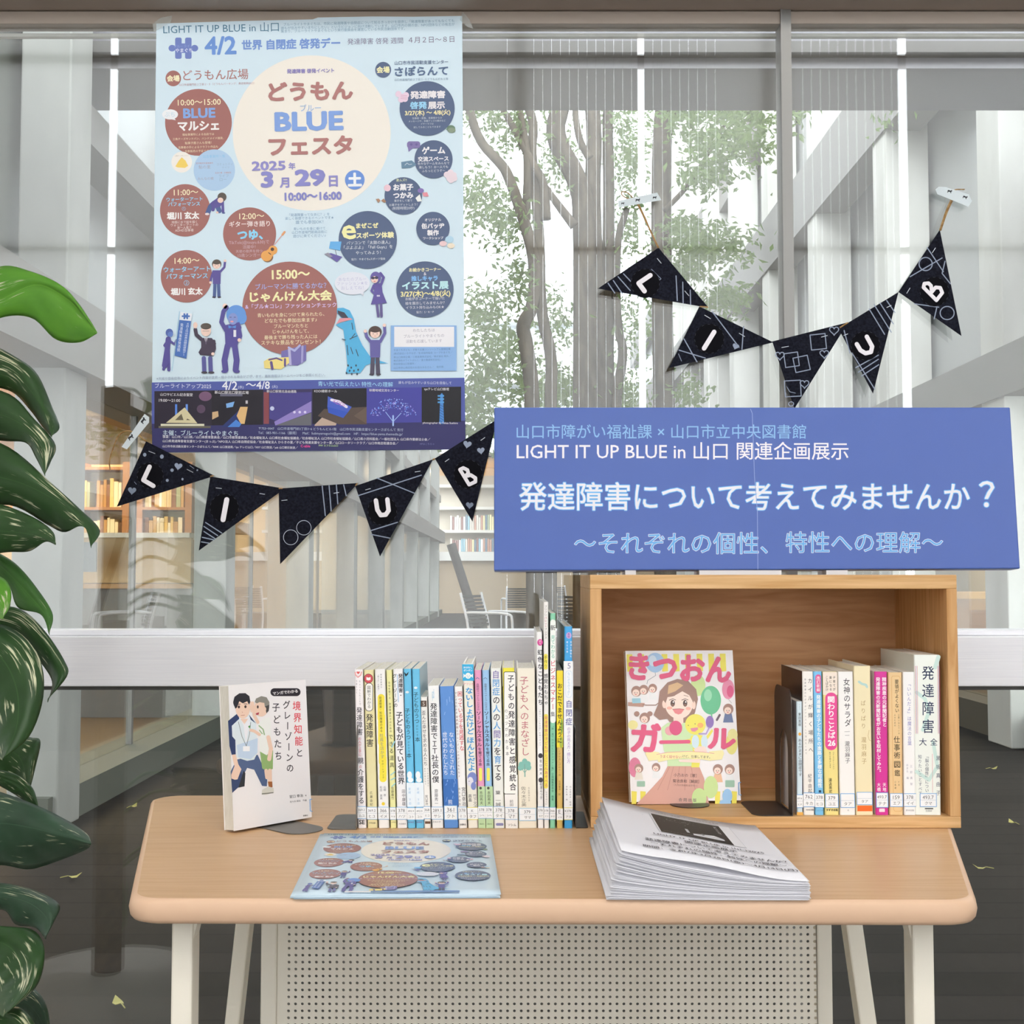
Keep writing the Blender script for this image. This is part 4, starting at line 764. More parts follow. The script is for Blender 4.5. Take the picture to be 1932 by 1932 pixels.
bookend('dark steel bookend with an arched cut-out inside the wooden box', be - ux * .0022, uy, -ux, .105, .165, .052, 0, DARKSTEEL, hole=True)
# ------------------------------------------------------------------ poster artwork (shared by the wall poster and the desk leaflet)
BR, DK_, CR, WH, CY = 'a46f6a', '5b6a8a', 'f3eac6', 'f2f0f0', '8ed2f2'
SKIN, HAIR, PUR = 'f0d2c6', '5f5651', '62599c'
def lines(P, rows, cx, c, wt=0):
    for t, y, wd in rows: P.text(t, cx, y, wd, c, wt)
def puzzle(P, cx, cy, s, c):
    P.rr(cx - .62 * s, cy - .8 * s, cx - .13 * s, cy + .8 * s, .13 * s, c); P.rr(cx + .13 * s, cy - .8 * s, cx + .62 * s, cy + .8 * s, .13 * s, c); P.rect(cx - .3 * s, cy - .36 * s, cx + .3 * s, cy + .36 * s, c)
    for sx in (-1, 1): P.ell(cx + sx * .85 * s, cy, .27 * s, .25 * s, c, 20); P.rect(cx + min(sx * .9, sx * .5) * s, cy - .12 * s, cx + max(sx * .9, sx * .5) * s, cy + .12 * s, c)
def figure(P, x, y0, y1, hair, face, top, trou, arms, bob=1.0):
    h = y1 - y0; hr = h * .115
    for k in (-1, 1): P.line([(x + k * h * .045, y0 + h * .6), (x + k * h * .06, y1 - h * .03)], h * .085, trou); P.ell(x + k * h * .07, y1 - h * .015, h * .05, h * .02, '4a4450', 14)
    P.poly([(x - h * .11, y0 + h * .28), (x + h * .11, y0 + h * .28), (x + h * .1, y0 + h * .64), (x - h * .1, y0 + h * .64)], top)
    for pts in arms: P.line([(x + a * h, y0 + b * h) for a, b in pts], h * .06, top); a, b = pts[-1]; P.ell(x + a * h, y0 + b * h, h * .035, h * .035, face, 14)
    P.ell(x, y0 + hr, hr * 1.08 * bob, hr * 1.05, hair, 24); P.ell(x, y0 + hr * 1.3, hr * .86, hr * .82, face, 24); P.ell(x, y0 + hr * .62, hr * .92 * bob, hr * .5, hair, 20)
    for k in (-1, 1): P.ell(x + k * hr * .35, y0 + hr * 1.35, hr * .07, hr * .1, '4a4450', 8)
    P.line([(x - hr * .16, y0 + hr * 1.75), (x + hr * .16, y0 + hr * 1.75)], hr * .07, 'c8807a')
def festival_art(P, leaf=False):
    T = P.text
    P.ell(588, 251, 149, 146.5, 'f1ebe2', 72)
    T('LIGHT IT UP BLUE in 山口', 417, 53, 218, '4d7f9c')
    lines(P, [('ブルーライトやまぐちは、市民に発達障害や自閉症について知るきっかけを提供し「発達障害があってもなくても', 42.5, 322)], 696, '7fa6bf')
    lines(P, [('誰もが住みやすいまちにしたい」というビジョンに向け活動しています。山口市内の親の会、NPO団体などの有志が', 49.5, 328)], 694, '7fa6bf')
    lines(P, [('集まり、ブルーライトやまぐちという実行委員会を運営している市民活動団体です。', 56.5, 234)], 647, '7fa6bf')
    puzzle(P, 346, 91, 25, '7183c4'); T('ブルーライト', 346, 87, 36, '8fa3da'); T('やまぐち', 347, 95, 32, 'e6eaf6', .01)
    T('4/2', 416, 86, 60, '6f97da', .03); T('世界 自閉症 啓発デー', 549, 83, 186, '7a9ad8', .04); T('発達障害 啓発 週間', 708, 77.5, 105, '7e7796'); T('４月２日〜８日', 814, 75, 86, '7a6c88')
    P.ell(327, 148, 14.6, 14.8, BR); T('会場', 327, 148, 24, CR, .04); T('どうもん広場', 407, 141, 123, 'b27f7d', .008); T('山口市道場門前２丁目２−３（どうもんパーキング：商店街側出口）', 409, 158.5, 142, 'c39ba0')
    P.ell(374.5, 231, 63, 63, BR, 56); T('10:00〜15:00', 376, 193, 81, CR, .01); T('BLUE', 376, 213.5, 61, '86a9e2', .04, 19); T('マルシェ', 374.5, 237.5, 78, WH, .045)
    lines(P, [('福祉事業所による出店では', 253.5, 60), ('三角チーズサンドパン、ハンドメイド雑貨、', 261.5, 96), ('駄菓子屋さんも登場！', 269.5, 50), ('当事者の手によるクラフト作品も', 277.5, 75), ('多数販売の予定です★', 285, 50)], 374, 'ecdcb8')
    P.ell(321, 216, 15, 9.6, 'eceff4'); P.poly([(328, 222), (332, 227), (322, 225)], 'eceff4'); T('ぷち', 320, 216, 20, 'c4dcea')
    P.ell(343, 306, 19.6, 19.8, 'f1ece6'); P.poly([(343, 297), (350, 303), (355, 313), (349, 317), (335, 316), (331, 314), (337, 304)], 'f0d06a'); T('三角チーズサンドパン', 343, 294, 26, 'b0a89c')
    P.ell(404.5, 321, 39, 39, 'b0cdeb', 48)
    for t, x, y, wd, c in (('出店事業所一覧', 404, 295, 42, '8ec4ea'), ('鮎の里', 386, 315, 22, 'a9a6bc'), ('コミュニティ', 424, 310, 30, '9ab2cc'), ('ナイツ', 426, 316, 14, '9ab2cc'), ('みんなの橋', 388, 337, 30, 'a9a6bc'), ('ライフ', 422, 332, 18, '9ab2cc'), ('ロー', 421, 339, 13, '9ab2cc'), ('就労継続支援事業所', 386, 308, 32, 'c08a94'), ('生活介護・多機能型', 421, 326, 30, 'c08a94')): T(t, x, y, wd, c)
    P.ell(349.5, 397, 47.5, 49.5, BR, 56); T('11:00〜', 351, 363, 46, CR, .01); T('ウォーターアート', 348, 376, 68, CY, .02); T('パフォーマンス', 347.5, 385, 60, CY, .02); T('①', 347, 394, 7, CY); T('堀川 玄太', 345.5, 407, 61, WH, .045)
    lines(P, [('地面に水で絵を描く', 419, 48), ('ウォーターアートの', 424.5, 52), ('第一人者で', 429.5, 27), ('ADHD当事者', 434.5, 35)], 348, 'e8dcd8')
    # crouching performer
    P.line([(392, 402), (397, 390), (404, 383)], 9, '55679a'); P.line([(414, 398), (410, 388)], 9, '55679a'); P.line([(412, 378), (404, 388), (402, 396)], 6, PUR); P.line([(420, 380), (421, 400)], 5, PUR); P.poly([(396, 384), (412, 372), (424, 378), (416, 390), (402, 394)], PUR); P.ell(419, 372, 8.5, 8.5, HAIR); P.ell(416, 378, 5.5, 5, SKIN); P.ell(391, 404, 4, 2.2, 'e9dcdc'); P.ell(410, 401, 2.5, 2, SKIN); P.ell(422, 402, 3, 1.5, '55679a')
    P.ell(471, 441.5, 50, 50, BR, 56); T('12:00〜', 475, 408, 47, CR, .01); T('ギター弾き語り', 471, 422.5, 77, 'f0e6e4', .012); T('つゆ、', 472, 443, 48, CY, .05)
    lines(P, [('TikTok(@tsuyu.630)で', 458, 76), ('活躍中！', 466, 24), ('天使の歌声を持つ', 474, 50), ('15歳シンガー', 481.5, 42)], 470, 'c9aeb4')
    P.line([(518, 462), (536, 439)], 1.6, 'd9a4a0'); P.line([(533, 443), (537, 438)], 4, 'eaa878'); P.ell(505, 485, 10.5, 10, '8a6a50'); P.ell(503, 483, 10.5, 10, 'e9a960'); P.ell(515, 472, 8.5, 8.5, 'e9a960'); P.ell(509, 478, 8, 8, 'e9a960'); P.ell(514, 470.5, 3.3, 3.3, '5a4a48'); P.line([(507, 477), (511, 480)], 1.6, '5a4a48')
    P.ell(352, 521.5, 48.5, 49.5, BR, 56); T('14:00〜', 353, 492, 47, CR, .01); T('ウォーターアート', 353, 508, 88, CY, .02); T('パフォーマンス', 353, 521, 78, CY, .02); T('②', 352, 534, 10, CY); T('堀川 玄太', 352.5, 550, 60, WH, .045)
    figure(P, 409, 490, 562, HAIR, SKIN, PUR, '55679a', [[(-.09, .32), (-.15, .5), (-.16, .6)], [(.09, .32), (.2, .2), (.22, .03)]])
    lines(P, [('「発達障害ってなあに？」を', 405, 76), ('楽しく体感できるイベントです★', 411.5, 92), ('誰でも参加OK！', 419, 52), ('青いものを身に着けて', 431.5, 60), ('山口市道場門前商店街に', 438, 66), ('遊びに来てください♪', 445, 62)], 584, '9db9d2')
    T('発達障害 啓発イベント', 586, 134, 89, '938ac6', .03); T('どうもん', 586, 172, 160, 'b37d7b', .045, 36); T('ブルー', 586, 203.5, 39, '93b6e2'); T('BLUE', 583, 229, 130, '86a6e2', .045, 37); T('フェスタ', 586, 275, 159, 'b37d7b', .045, 36)
    T('2025', 507, 313, 64, '938fcc', .035, 18); T('年', 551, 313.5, 13, '938fcc', .03); T('3', 504, 339, 24, '8d8dcc', .05, 31); T('月', 537, 345, 18, '938fcc', .04); T('29', 585, 335.5, 58, '8d8dcc', .05, 32); T('日', 629, 342, 17, '938fcc', .04); P.ell(669.5, 339.5, 18.5, 18.3, '7096dc'); T('土', 669.5, 339, 27, 'eef0f4', .06); T('10:00〜16:00', 591, 370.5, 108, '8a8cca', .045)
    P.ell(723, 132, 15, 14.8, DK_); T('会場', 723, 132, 25, 'efeab8', .04); T('山口市市民活動支援センター', 795, 118, 101, '5d6f92', .01); T('さぽらんて', 795, 134, 101, '5d7396', .03, 18); T('山口市道場門前２丁目３−６どうもんビル１階', 795, 150, 101, '7b93ac')
    P.ell(806, 205, 52, 51.5, DK_, 56); T('発達障害', 807, 179, 66, 'e9e4e8', .045, 15); T('啓発', 789.5, 199, 32, '9dd2f0', .045, 14); T('展示', 823.5, 199, 32, 'e9e4e8', .045, 14); T('3/27(木) 〜 4/8(火)', 807, 213.5, 86, 'efe6b0', .03)
    lines(P, [('当事者・家族、支援者からの', 223, 56), ('メッセージや、支援グッズの展示など', 228.5, 70), ('イヤーマフは', 234, 24), ('試してみることもできます', 240, 51)], 806, 'c9d0da')
    P.ell(851, 243, 8, 6.5, '6f8a76'); P.ell(852, 246, 7.5, 5, '8a9a86'); P.line([(846, 247), (840, 242)], .8, '6f8a76')
    for x, y in ((752, 178), (760, 183), (766, 180), (757, 188), (764, 187)): P.ell(x, y, 6, 6, 'e8cfe2', 12)
    for y in (180, 183, 186): P.line([(756, y), (768, y + 1.2)], .6, 'c98aa8')
    P.ell(818, 301, 36, 36, DK_, 48); T('ゲーム', 818, 284, 44, 'eceaee', .045); T('交流スペース', 817.5, 300, 58, 'eceaee', .035); lines(P, [('色々なゲームをみんなで', 308.5, 60), ('楽しもう！お一人でも', 315.5, 55), ('ふらっとどうぞ〜', 322.5, 44)], 818, 'dfe2ea')
    P.rr(768, 267, 793, 280, 5, '8478ac'); P.poly([(769, 275), (780, 279), (771, 287)], '8478ac'); P.ell(776, 273, 2.4, 2.4, '6f649c', 10); P.ell(786, 273, 2.4, 2.4, '6f649c', 10); P.poly([(757, 306), (777, 303), (786, 311), (774, 317), (758, 318)], '6c8ca6'); P.line([(764, 312), (768, 308), (772, 311), (777, 310)], .9, 'd8e0ea')
    for x, y in ((843, 330), (850, 326), (856, 331), (848, 337), (857, 337), (851, 340)): P.ell(x, y, 6, 6, 'e9d9e2', 12)
    P.ell(761, 370, 35.5, 35.3, DK_, 48); T('激ムズ!!', 757.5, 340, 20, 'dfe6b8', .01); T('お菓子', 761, 353.5, 38, 'eceaee', .045); T('つかみ', 761, 369, 38, 'eceaee', .045); lines(P, [('軍手をして箸で', 379, 34), ('お菓子をゲットしよう！', 386.5, 53), ('(制限時間20秒)', 393.5, 42)], 761, 'd3d8e2')
    P.ell(731, 355, 6.5, 6.5, 'ecc9d6'); P.poly([(709, 376), (715, 375), (718, 379), (714, 383)], 'b08a72'); P.poly([(719, 379), (724, 375), (729, 381), (725, 383)], 'b08a72'); P.ell(794, 360, 6, 4.5, '8a78b8'); P.poly([(797, 364), (806, 363), (809, 371), (799, 371)], 'e89aa8'); P.poly([(784, 374), (792, 367), (796, 380), (788, 381)], 'eef0ee')
    P.ell(694, 453, 55, 54.5, DK_, 56); T('e', 658.5, 438.5, 27, 'f2eeb0', .022, 27); T('まぜこぜ', 693, 426, 42, 'f0eab0', .04); T('スポーツ体験', 708, 444, 71, 'efeab8', .04); lines(P, [('パソコンで「太鼓の達人」', 458, 82), ('「ぷよぷよ」「Fall Guys」を', 467, 92), ('やってみよう！', 477, 47), ('協力：やまぐちeスポーツ協会', 489, 64)], 695, 'e3e8ee')
    P.poly([(623.5, 456), (644.5, 456), (642, 473), (621, 469)], '6fb4ec'); P.line([(633, 472), (635, 481)], 1, '5a5a66'); P.poly([(613, 479), (625, 478), (646, 485), (636, 495)], '6d64a8'); P.poly([(612, 480), (619, 477), (628, 484), (622, 486)], '9a98a8')
    P.ell(817, 431.5, 31.5, 31.5, DK_, 48); T('オリジナル', 817, 415, 31, 'eceaee', .02); T('缶バッヂ', 817, 426.5, 43, 'eceaee', .045); T('製作', 817, 439.5, 22, 'eceaee', .045); T('ワークショップ', 817.5, 449.5, 38, 'eceaee', .02)
    P.ell(848, 452, 8, 6.5, 'b6d8ec'); P.ell(836, 460, 7, 5, 'e8c9cc'); P.ell(851, 464, 7, 5, 'ecdfcc')
    P.ell(802, 546.5, 54, 53, DK_, 56); T('お絵かきコーナー', 802, 509, 60, 'efe8b4', .03); T('&', 802, 517, 5, 'e6e2ea'); T('推しキャラ', 801, 525.5, 50, '86bdf0', .045); T('イラスト展', 802.5, 539, 88, 'bfe8ee', .05, 15); T('3/27(木)〜4/8(火)', 803, 555, 94, 'efe8a8', .03); lines(P, [('お絵かきコーナーで描いた', 563.5, 74), ('絵を展示してみませんか？', 572, 74), ('イラスト持ち込みもOK★', 580, 72), ('協力：S・R・P', 589, 33)], 802, 'e3e2ea')
    P.ell(547, 582, 89.5, 88, BR, 64); T('15:00〜', 549, 518, 72, 'f3edba', .03); T('ブルーマンに勝てるかな？', 549, 540, 134, 'a2b2e8', .01); T('じゃんけん大会', 549, 559, 155, 'f3eeb8', .04, 20); T('&「ブル★コレ」ファッションチェック', 549, 577, 172, 'd6c2ec', .02)
    lines(P, [('青いものを身につけて来られたら、', 594, 126), ('どなたでも参加出来ます♪', 604.5, 98), ('ブルーマンたちと', 615, 64), ('じゃんけんをして、', 625.5, 68), ('最後まで勝ち残った人には', 636, 100), ('ステキな景品をプレゼント！', 646, 112)], 549, 'efe3bc', .008)
    P.poly([(531, 663), (556, 656), (578, 651), (578, 680), (562, 690), (531, 688)], '7a74b4'); P.line([(546, 660), (548, 688)], 5, 'b9b6dc'); P.line([(571, 654), (570, 684)], 4, 'a8a4d2'); P.line([(545, 656), (556, 662), (566, 652)], 4, 'b2b6e2')
    P.poly([(498, 682), (508, 676), (545, 674), (546, 685), (531, 697), (499, 695)], 'efdc8a'); P.line([(512, 684), (514, 696)], 5, '6a5a90'); P.line([(538, 678), (538, 690)], 4, '6a5a90'); P.line([(508, 679), (522, 676), (532, 680)], 3, '6a5a90')
    # blue figures
    B1 = '5c559c'
    P.line([(318, 640), (316, 660), (311, 690)], 10, B1); P.line([(318, 660), (319, 698)], 6, B1); P.line([(312, 685), (309, 697)], 5, B1); P.ell(320, 628, 7, 7.5, '5a6cb0'); P.ell(322, 631, 5, 5, '6a86cc'); P.line([(318, 642), (311, 652), (315, 656)], 5, B1); P.line([(322, 644), (330, 650), (333, 642)], 4, B1)
    P.line([(339, 588), (325, 700)], 1, 'a9d4ec'); P.poly([(341, 589), (363, 592), (361, 606), (339, 604)], 'e9ecf4'); puzzle(P, 351, 597, 7, '4f74bc'); P.poly([(339, 604), (361, 606), (352, 677), (330, 671)], '4f74bc')
    P.vtext('４月２日は世界自閉症啓発デー', 355, 609, 347, 672, 6, 'dfe8f6'); P.vtext('発達障害啓発週間', 344, 610, 337, 664, 6, 'dfe8f6')
    P.line([(385, 676), (386, 700)], 8, '5e5f9e'); P.line([(397, 676), (398, 700)], 8, '5e5f9e'); P.ell(386, 703, 6, 2.2, '4a4450', 14); P.ell(399, 703, 6, 2.2, '4a4450', 14)
    P.poly([(380, 638), (400, 638), (408, 648), (403, 672), (378, 670), (375, 665), (380, 656)], '4c4356'); P.line([(380, 640), (371, 632), (369, 622)], 7, '4c4356'); P.ell(369, 614, 4, 6, SKIN); P.line([(404, 644), (405, 658), (402, 666)], 6, '4c4356'); P.ell(402, 668, 3, 3, SKIN); P.poly([(386, 637), (392, 637), (389, 650)], 'eceaf0'); P.line([(389, 639), (389, 649)], 2, '6a6078'); P.ell(389, 624, 9.5, 11, SKIN); P.ell(389, 616, 10, 6, HAIR); P.line([(383, 625), (395, 625)], .8, '8a8080')
    P.ell(446, 594, 18.5, 18, '6b9ce0', 36); P.ell(456, 600, 10, 12, '6b9ce0'); P.line([(433, 634), (418, 608), (422, 588), (428, 580)], 8, B1); P.ell(425, 578, 4.5, 5, SKIN); P.poly([(424, 614), (452, 608), (456, 618), (448, 655), (426, 655)], B1); P.line([(450, 614), (454, 634), (452, 640)], 7, B1); P.ell(452, 642, 3.5, 3.5, SKIN); P.line([(430, 652), (424, 680), (426, 698)], 11, B1); P.line([(443, 652), (447, 680), (445, 698)], 11, B1); P.ell(424, 701, 6, 3, B1); P.ell(447, 701, 6, 3, B1); P.ell(440, 602, 9, 11, '8a9ad4'); P.ell(438, 607, 3.2, 1.6, 'e8a0aa'); P.line([(434, 599), (437, 599)], 1, '4a4a78'); P.line([(442, 599), (445, 599)], 1, '4a4a78'); P.poly([(431, 614), (438, 617), (446, 614), (445, 620), (438, 618), (432, 620)], '5f92d8'); P.rect(441, 623, 446, 636, 'e6e6ee')
    P.ell(665, 535, 33, 21.5, 'e3e6f2'); P.poly([(678, 552), (687, 560), (686, 548)], 'e3e6f2'); lines(P, [('あなたのブルー', 527, 52), ('ファッション★を', 535, 58), ('おしえてね！', 543.5, 42)], 665, 'c3c4e0')
    P.line([(711, 572), (714, 597)], 5, '6a6296'); P.line([(719, 572), (720, 597)], 5, '6a6296'); P.poly([(705, 536), (720, 534), (722, 552), (730, 572), (700, 575), (706, 555)], '665ca2'); P.line([(719, 538), (724, 524), (718, 516)], 5, '665ca2'); P.line([(705, 539), (701, 549), (706, 554)], 4, '665ca2'); P.ell(709, 524, 10, 11, '6f66aa'); P.ell(707, 528, 6.5, 6.5, SKIN); P.ell(704, 525, 3.4, 2.6, '4c4a5e'); P.ell(710.5, 524.5, 3.4, 2.6, '4c4a5e'); P.ell(707, 531.5, 2, .9, 'd87a80'); P.rect(711, 557, 717, 560, 'cfcbe2')
    # inflatable dinosaur costume
    DN = '5bb4e2'
    P.poly([(636, 582), (648, 581), (660, 586), (668, 602), (672, 626), (684, 652), (698, 672), (714, 680), (733, 686), (700, 686), (690, 690), (680, 704), (652, 705), (656, 690), (653, 660), (648, 622), (634, 614), (636, 612), (662, 604), (656, 600), (645, 601), (636, 590)], DN)
    P.poly([(637, 586), (650, 590), (659, 602), (645, 600), (638, 592)], '4c4a58'); P.poly([(641, 601), (660, 600), (666, 603), (640, 609), (634, 613)], 'e49aa4')
    for a, b in (((664, 610), (666, 622)), ((670, 630), (662, 640)), ((655, 652), (657, 670)), ((662, 656), (666, 668)), ((672, 660), (676, 672)), ((660, 640), (674, 634)), ((646, 640), (652, 642))): P.line([a, b], 1.5, '48505e')
    for x, y in ((657, 690), (663, 694), (672, 690), (676, 698), (668, 700), (660, 700), (654, 704), (664, 706), (674, 706)): P.ell(x, y, 1.6, 2.2, '48505e', 8)
    figure(P, 708, 616, 708, '5a4a48', SKIN, '6a66a6', '565266', [[(-.09, .32), (-.17, .22), (-.2, .1)], [(.1, .32), (.2, .14), (.19, -.02)]], 1.1)
    if not leaf:
        P.rect(737.5, 614.5, 861.5, 700, '8fb6e6'); P.rect(744, 617, 857, 655, 'ecebf0')
        lines(P, [('わたしたちは', 623.5, 41), ('ブルーライトやまぐちの', 634, 76), ('活動を応援しています', 644, 68)], 800, 'a9a6b6')
        rows = ['やまぐち子ども・子育て応援コンソーシアム登録企業', '(株式会社いろやなぎ／生活協同組合 コープやまぐち／', '新山口商用企業／三恵産業株式会社／株式会社 和久／', '株式会社ホワイトばんじ／富士農業株式会社)／', '明治安田山口営業所／', '山口市中心商店街のお店のみなさん／　他多数']
        for i, (t, wd) in enumerate(zip(rows, (107, 111, 108, 92, 43, 94))): T(t, 743 + wd / 2, 660 + i * 6.7, wd, '6382b4')
        T('※天候や感染症等によりイベント内容が変更・縮小される場合がございます。最新情報はホームページをご参照ください。', 455, 711, 318, '93a2bc')
def poster_foot(P):
    T = P.text; P.rot = -.6
    P.poly([(287, 722), (876.5, 713), (878, 803), (287, 811)], '5560a8'); P.poly([(287.2, 800), (878, 794), (878.5, 848), (288, 854)], '39386a')
    T('ブルーライトアップ2025', 346, 728.5, 106, 'dfe4f2'); T('4/2', 434, 728, 29, 'eceef6', .012); T('(水)', 455, 731, 10, 'dfe4f2'); T('〜4/8', 487, 727, 45, 'eceef6', .012); T('(火)', 519, 730, 10, 'dfe4f2'); T('青い光で伝えたい 特性への理解', 671, 725, 141, 'a3d4f0', .006); T('誰もが住みやすいまち山口を目指して', 802, 722.5, 100, 'd3d8ea')
    y0 = lambda x: 738.5 - (x - 292) * .0145
    def pane(a, b, c): P.poly([(a, y0(a)), (b, y0(b)), (b, y0(b) + 66), (a, y0(a) + 70 if a < 300 else y0(a) + 66)], c)
    pane(292, 400, '2e2838'); P.ell(388, 748, 12, 9, '7a5a78'); P.ell(380, 772, 8, 8, '5c4860'); P.rect(331, 763, 335, 784, '5c8ae0'); P.rect(351, 763, 355, 776, '6f9ae8'); P.poly([(314, 798), (349, 769), (373, 799)], 'd9cfa8'); P.poly([(331, 793), (343, 781), (347, 793)], '6a6250'); P.poly([(354, 790), (360, 793), (352, 793)], '6a6250'); P.rect(304, 800, 386, 804, 'e0dcc4'); P.rect(300, 804, 398, 808, '6a6658')
    pane(400, 497, '25222c'); P.poly([(418, 806), (456, 770), (452, 806)], '2c3a72'); P.poly([(427, 762), (443, 758), (440, 768), (428, 770)], '7fb0e8'); P.poly([(401, 778), (412, 776), (413, 786), (401, 792)], 'cfae86'); P.poly([(447, 785), (454, 768), (468, 768), (462, 800), (455, 800)], 'e0b880'); P.poly([(430, 806), (446, 792), (456, 800), (452, 806)], '4f86d8'); P.rect(464, 756, 468, 762, 'c9c4cc'); P.rect(416, 743, 458, 748, '6a6a80')
    pane(497, 590, '3c3660'); P.rect(498, 740, 508, 800, '8a4a52'); P.poly([(509, 741), (588, 740), (588, 762), (520, 794), (509, 790)], '4b458a'); P.poly([(518, 796), (588, 757), (588, 778), (520, 803)], '8f80c4'); P.poly([(520, 803), (588, 779), (588, 803)], '6a6a72'); P.ell(514, 771, 4, 4, 'c9d0f0')
    for x in (556, 566, 576): P.ell(x, 778, 2.5, 2.5, 'd9d0f0', 12)
    pane(590, 692, '25242c'); P.poly([(594, 802), (612, 784), (636, 797), (634, 803), (594, 804)], 'bfa898'); P.poly([(600, 785), (612, 772), (692, 768), (692, 801), (640, 801)], '5a4c46'); P.poly([(619, 748), (664, 768), (657, 778), (618, 768)], '4a62c4'); P.line([(626, 755), (640, 758), (654, 768)], 5, 'e9e2f4'); T('KDDI', 640, 761, 22, 'c07ac4', 0, None, -22); P.poly([(618, 768), (657, 778), (648, 789), (620, 779)], '3a5ac0'); P.poly([(692, 768), (668, 785), (692, 800)], '6a5a50')
    pane(692, 796, '4a4aa0'); P.line([(742, 803), (742, 785)], 3, 'a9c4f4')
    r = random.Random(11)
    for _ in range(150):
        a = r.uniform(3.3, 6.1); d = r.uniform(4, 1) ** .5 * 22; x, y = 742 + math.cos(a) * d * 1.0, 790 + math.sin(a) * d * .88 ; P.ell(x, y, r.uniform(.6, 1.5), r.uniform(.6, 1.5), r.choice(['8fb0f4', '6f94ec', 'b9c8f6', '9a8ae0']), 6)
    P.line([(742, 796), (728, 778)], 1.2, 'a9c4f4'); P.line([(742, 796), (757, 780)], 1.2, 'a9c4f4')
    pane(796, 870, '24242a'); P.poly([(829, 800), (831, 745), (834, 742), (836, 745), (838, 800)], '4f8ad0')
    for y in (746, 752, 758): P.rect(826, y, 838, y + 3, '5aa0dc')
    for y in range(764, 800, 5): P.line([(830, y), (837, y + 4)], .8, '2c4a7a')
    for t, x, y, wd in (('山口サビエル記念聖堂', 334, 745, 61), ('19:00〜21:00', 321, 756, 40), ('新山口駅北口駅前広場', 438, 741, 64), ('新山口駅南北自由通路', 532, 739, 56), ('KDDI維新ホール', 615, 738.5, 43), ('秋穂地域交流センター', 725, 737, 56), ('tysテレビ山口鉄塔', 824, 735, 47), ('photographer by Takaa Suehiro', 831, 799, 66)): T(t, x, y, wd, 'e9e6ee', .006)
    T('主催：ブルーライトやまぐち', 379, 817.5, 142, 'cfe2f2', .006); T('〒753−0047　山口市道場門前2丁目3−6 どうもんビル1階　山口市市民活動支援センターさぽらんて 気付', 625, 810, 272, 'b9c4de'); T('Tel：083-901-1166（藤岡）　Mail：liubinyamaguchi@gmail.com　HP：https://blue-yama.themedia.jp/', 624, 818.5, 272, 'b9c4de')
    for t, x, y, wd in (('後援：山口市／山口県／山口県教育委員会／山口市教育委員会／社会福祉法人 山口県社会福祉協議会／社会福祉法人 山口市社会福祉協議会／山口県小児科医会／一般社団法人 山口県作業療法士会／', 560, 827, 504), ('山口県発達障害者支援センター(まっぷ)／NPO法人 山口県自閉症協会／社会福祉法人 ひらきの里／子ども発達支援センター愛／山口ロータリークラブ／山口市商店街連合会／', 530, 835, 444), ('山口市市民活動支援センターさぽらんて／NHK 山口放送局／tys テレビ山口／KRY 山口放送／yab 山口朝日放送／', 435, 844, 255)): T(t, x, y, wd, 'e3e2ee', .008)
    T('C-able', 577, 842, 18, 'd8509a', .03); T('FMY エフエム山口', 620, 841, 36, 'bfe0a0', .01); T('HPはこちら→', 806, 838, 27, '7f84b4')
YPO = GY - .0012
pp = Plane((0, YPO, 0), (0, -1, 0))
c0 = pp(585, 450)
po = thing('event_poster', c0, 'large pale blue festival poster taped inside the window above the pennants', 'poster')
sheet = [(295, 44.5), (440, 40), (590, 36.5), (600, 33), (700, 31), (780, 31.5), (872, 30), (874, 300), (876.5, 713), (878.5, 848), (600, 851.5), (288, 854.5), (287, 722), (291, 380)]
MB().prism([pp(x, y) for x, y in sheet], (0, .0003, 0), 'd3e6f2').build('paper', INK, po)
P = Print(pp, (0, -1, 0), rot=-1.3); P.rot = 1.3
festival_art(P); P.rot = .6
poster_foot(P); P.build('print', INK, po)
CLR = mat('clear_tape', 'dfe6e4', .15, .6); CLR.node_tree.nodes['Principled BSDF'].inputs['Alpha'].default_value = .2
for q in ([(872, 22), (885, 36), (893, 55), (880, 50), (868, 38)], [(303, 34), (325, 30), (322, 44), (308, 50), (290, 62), (288, 46)]): MB().prism([pp(x, y) - uy * .001 for x, y in q], (0, .0002, 0)).build('tape', CLR, po)
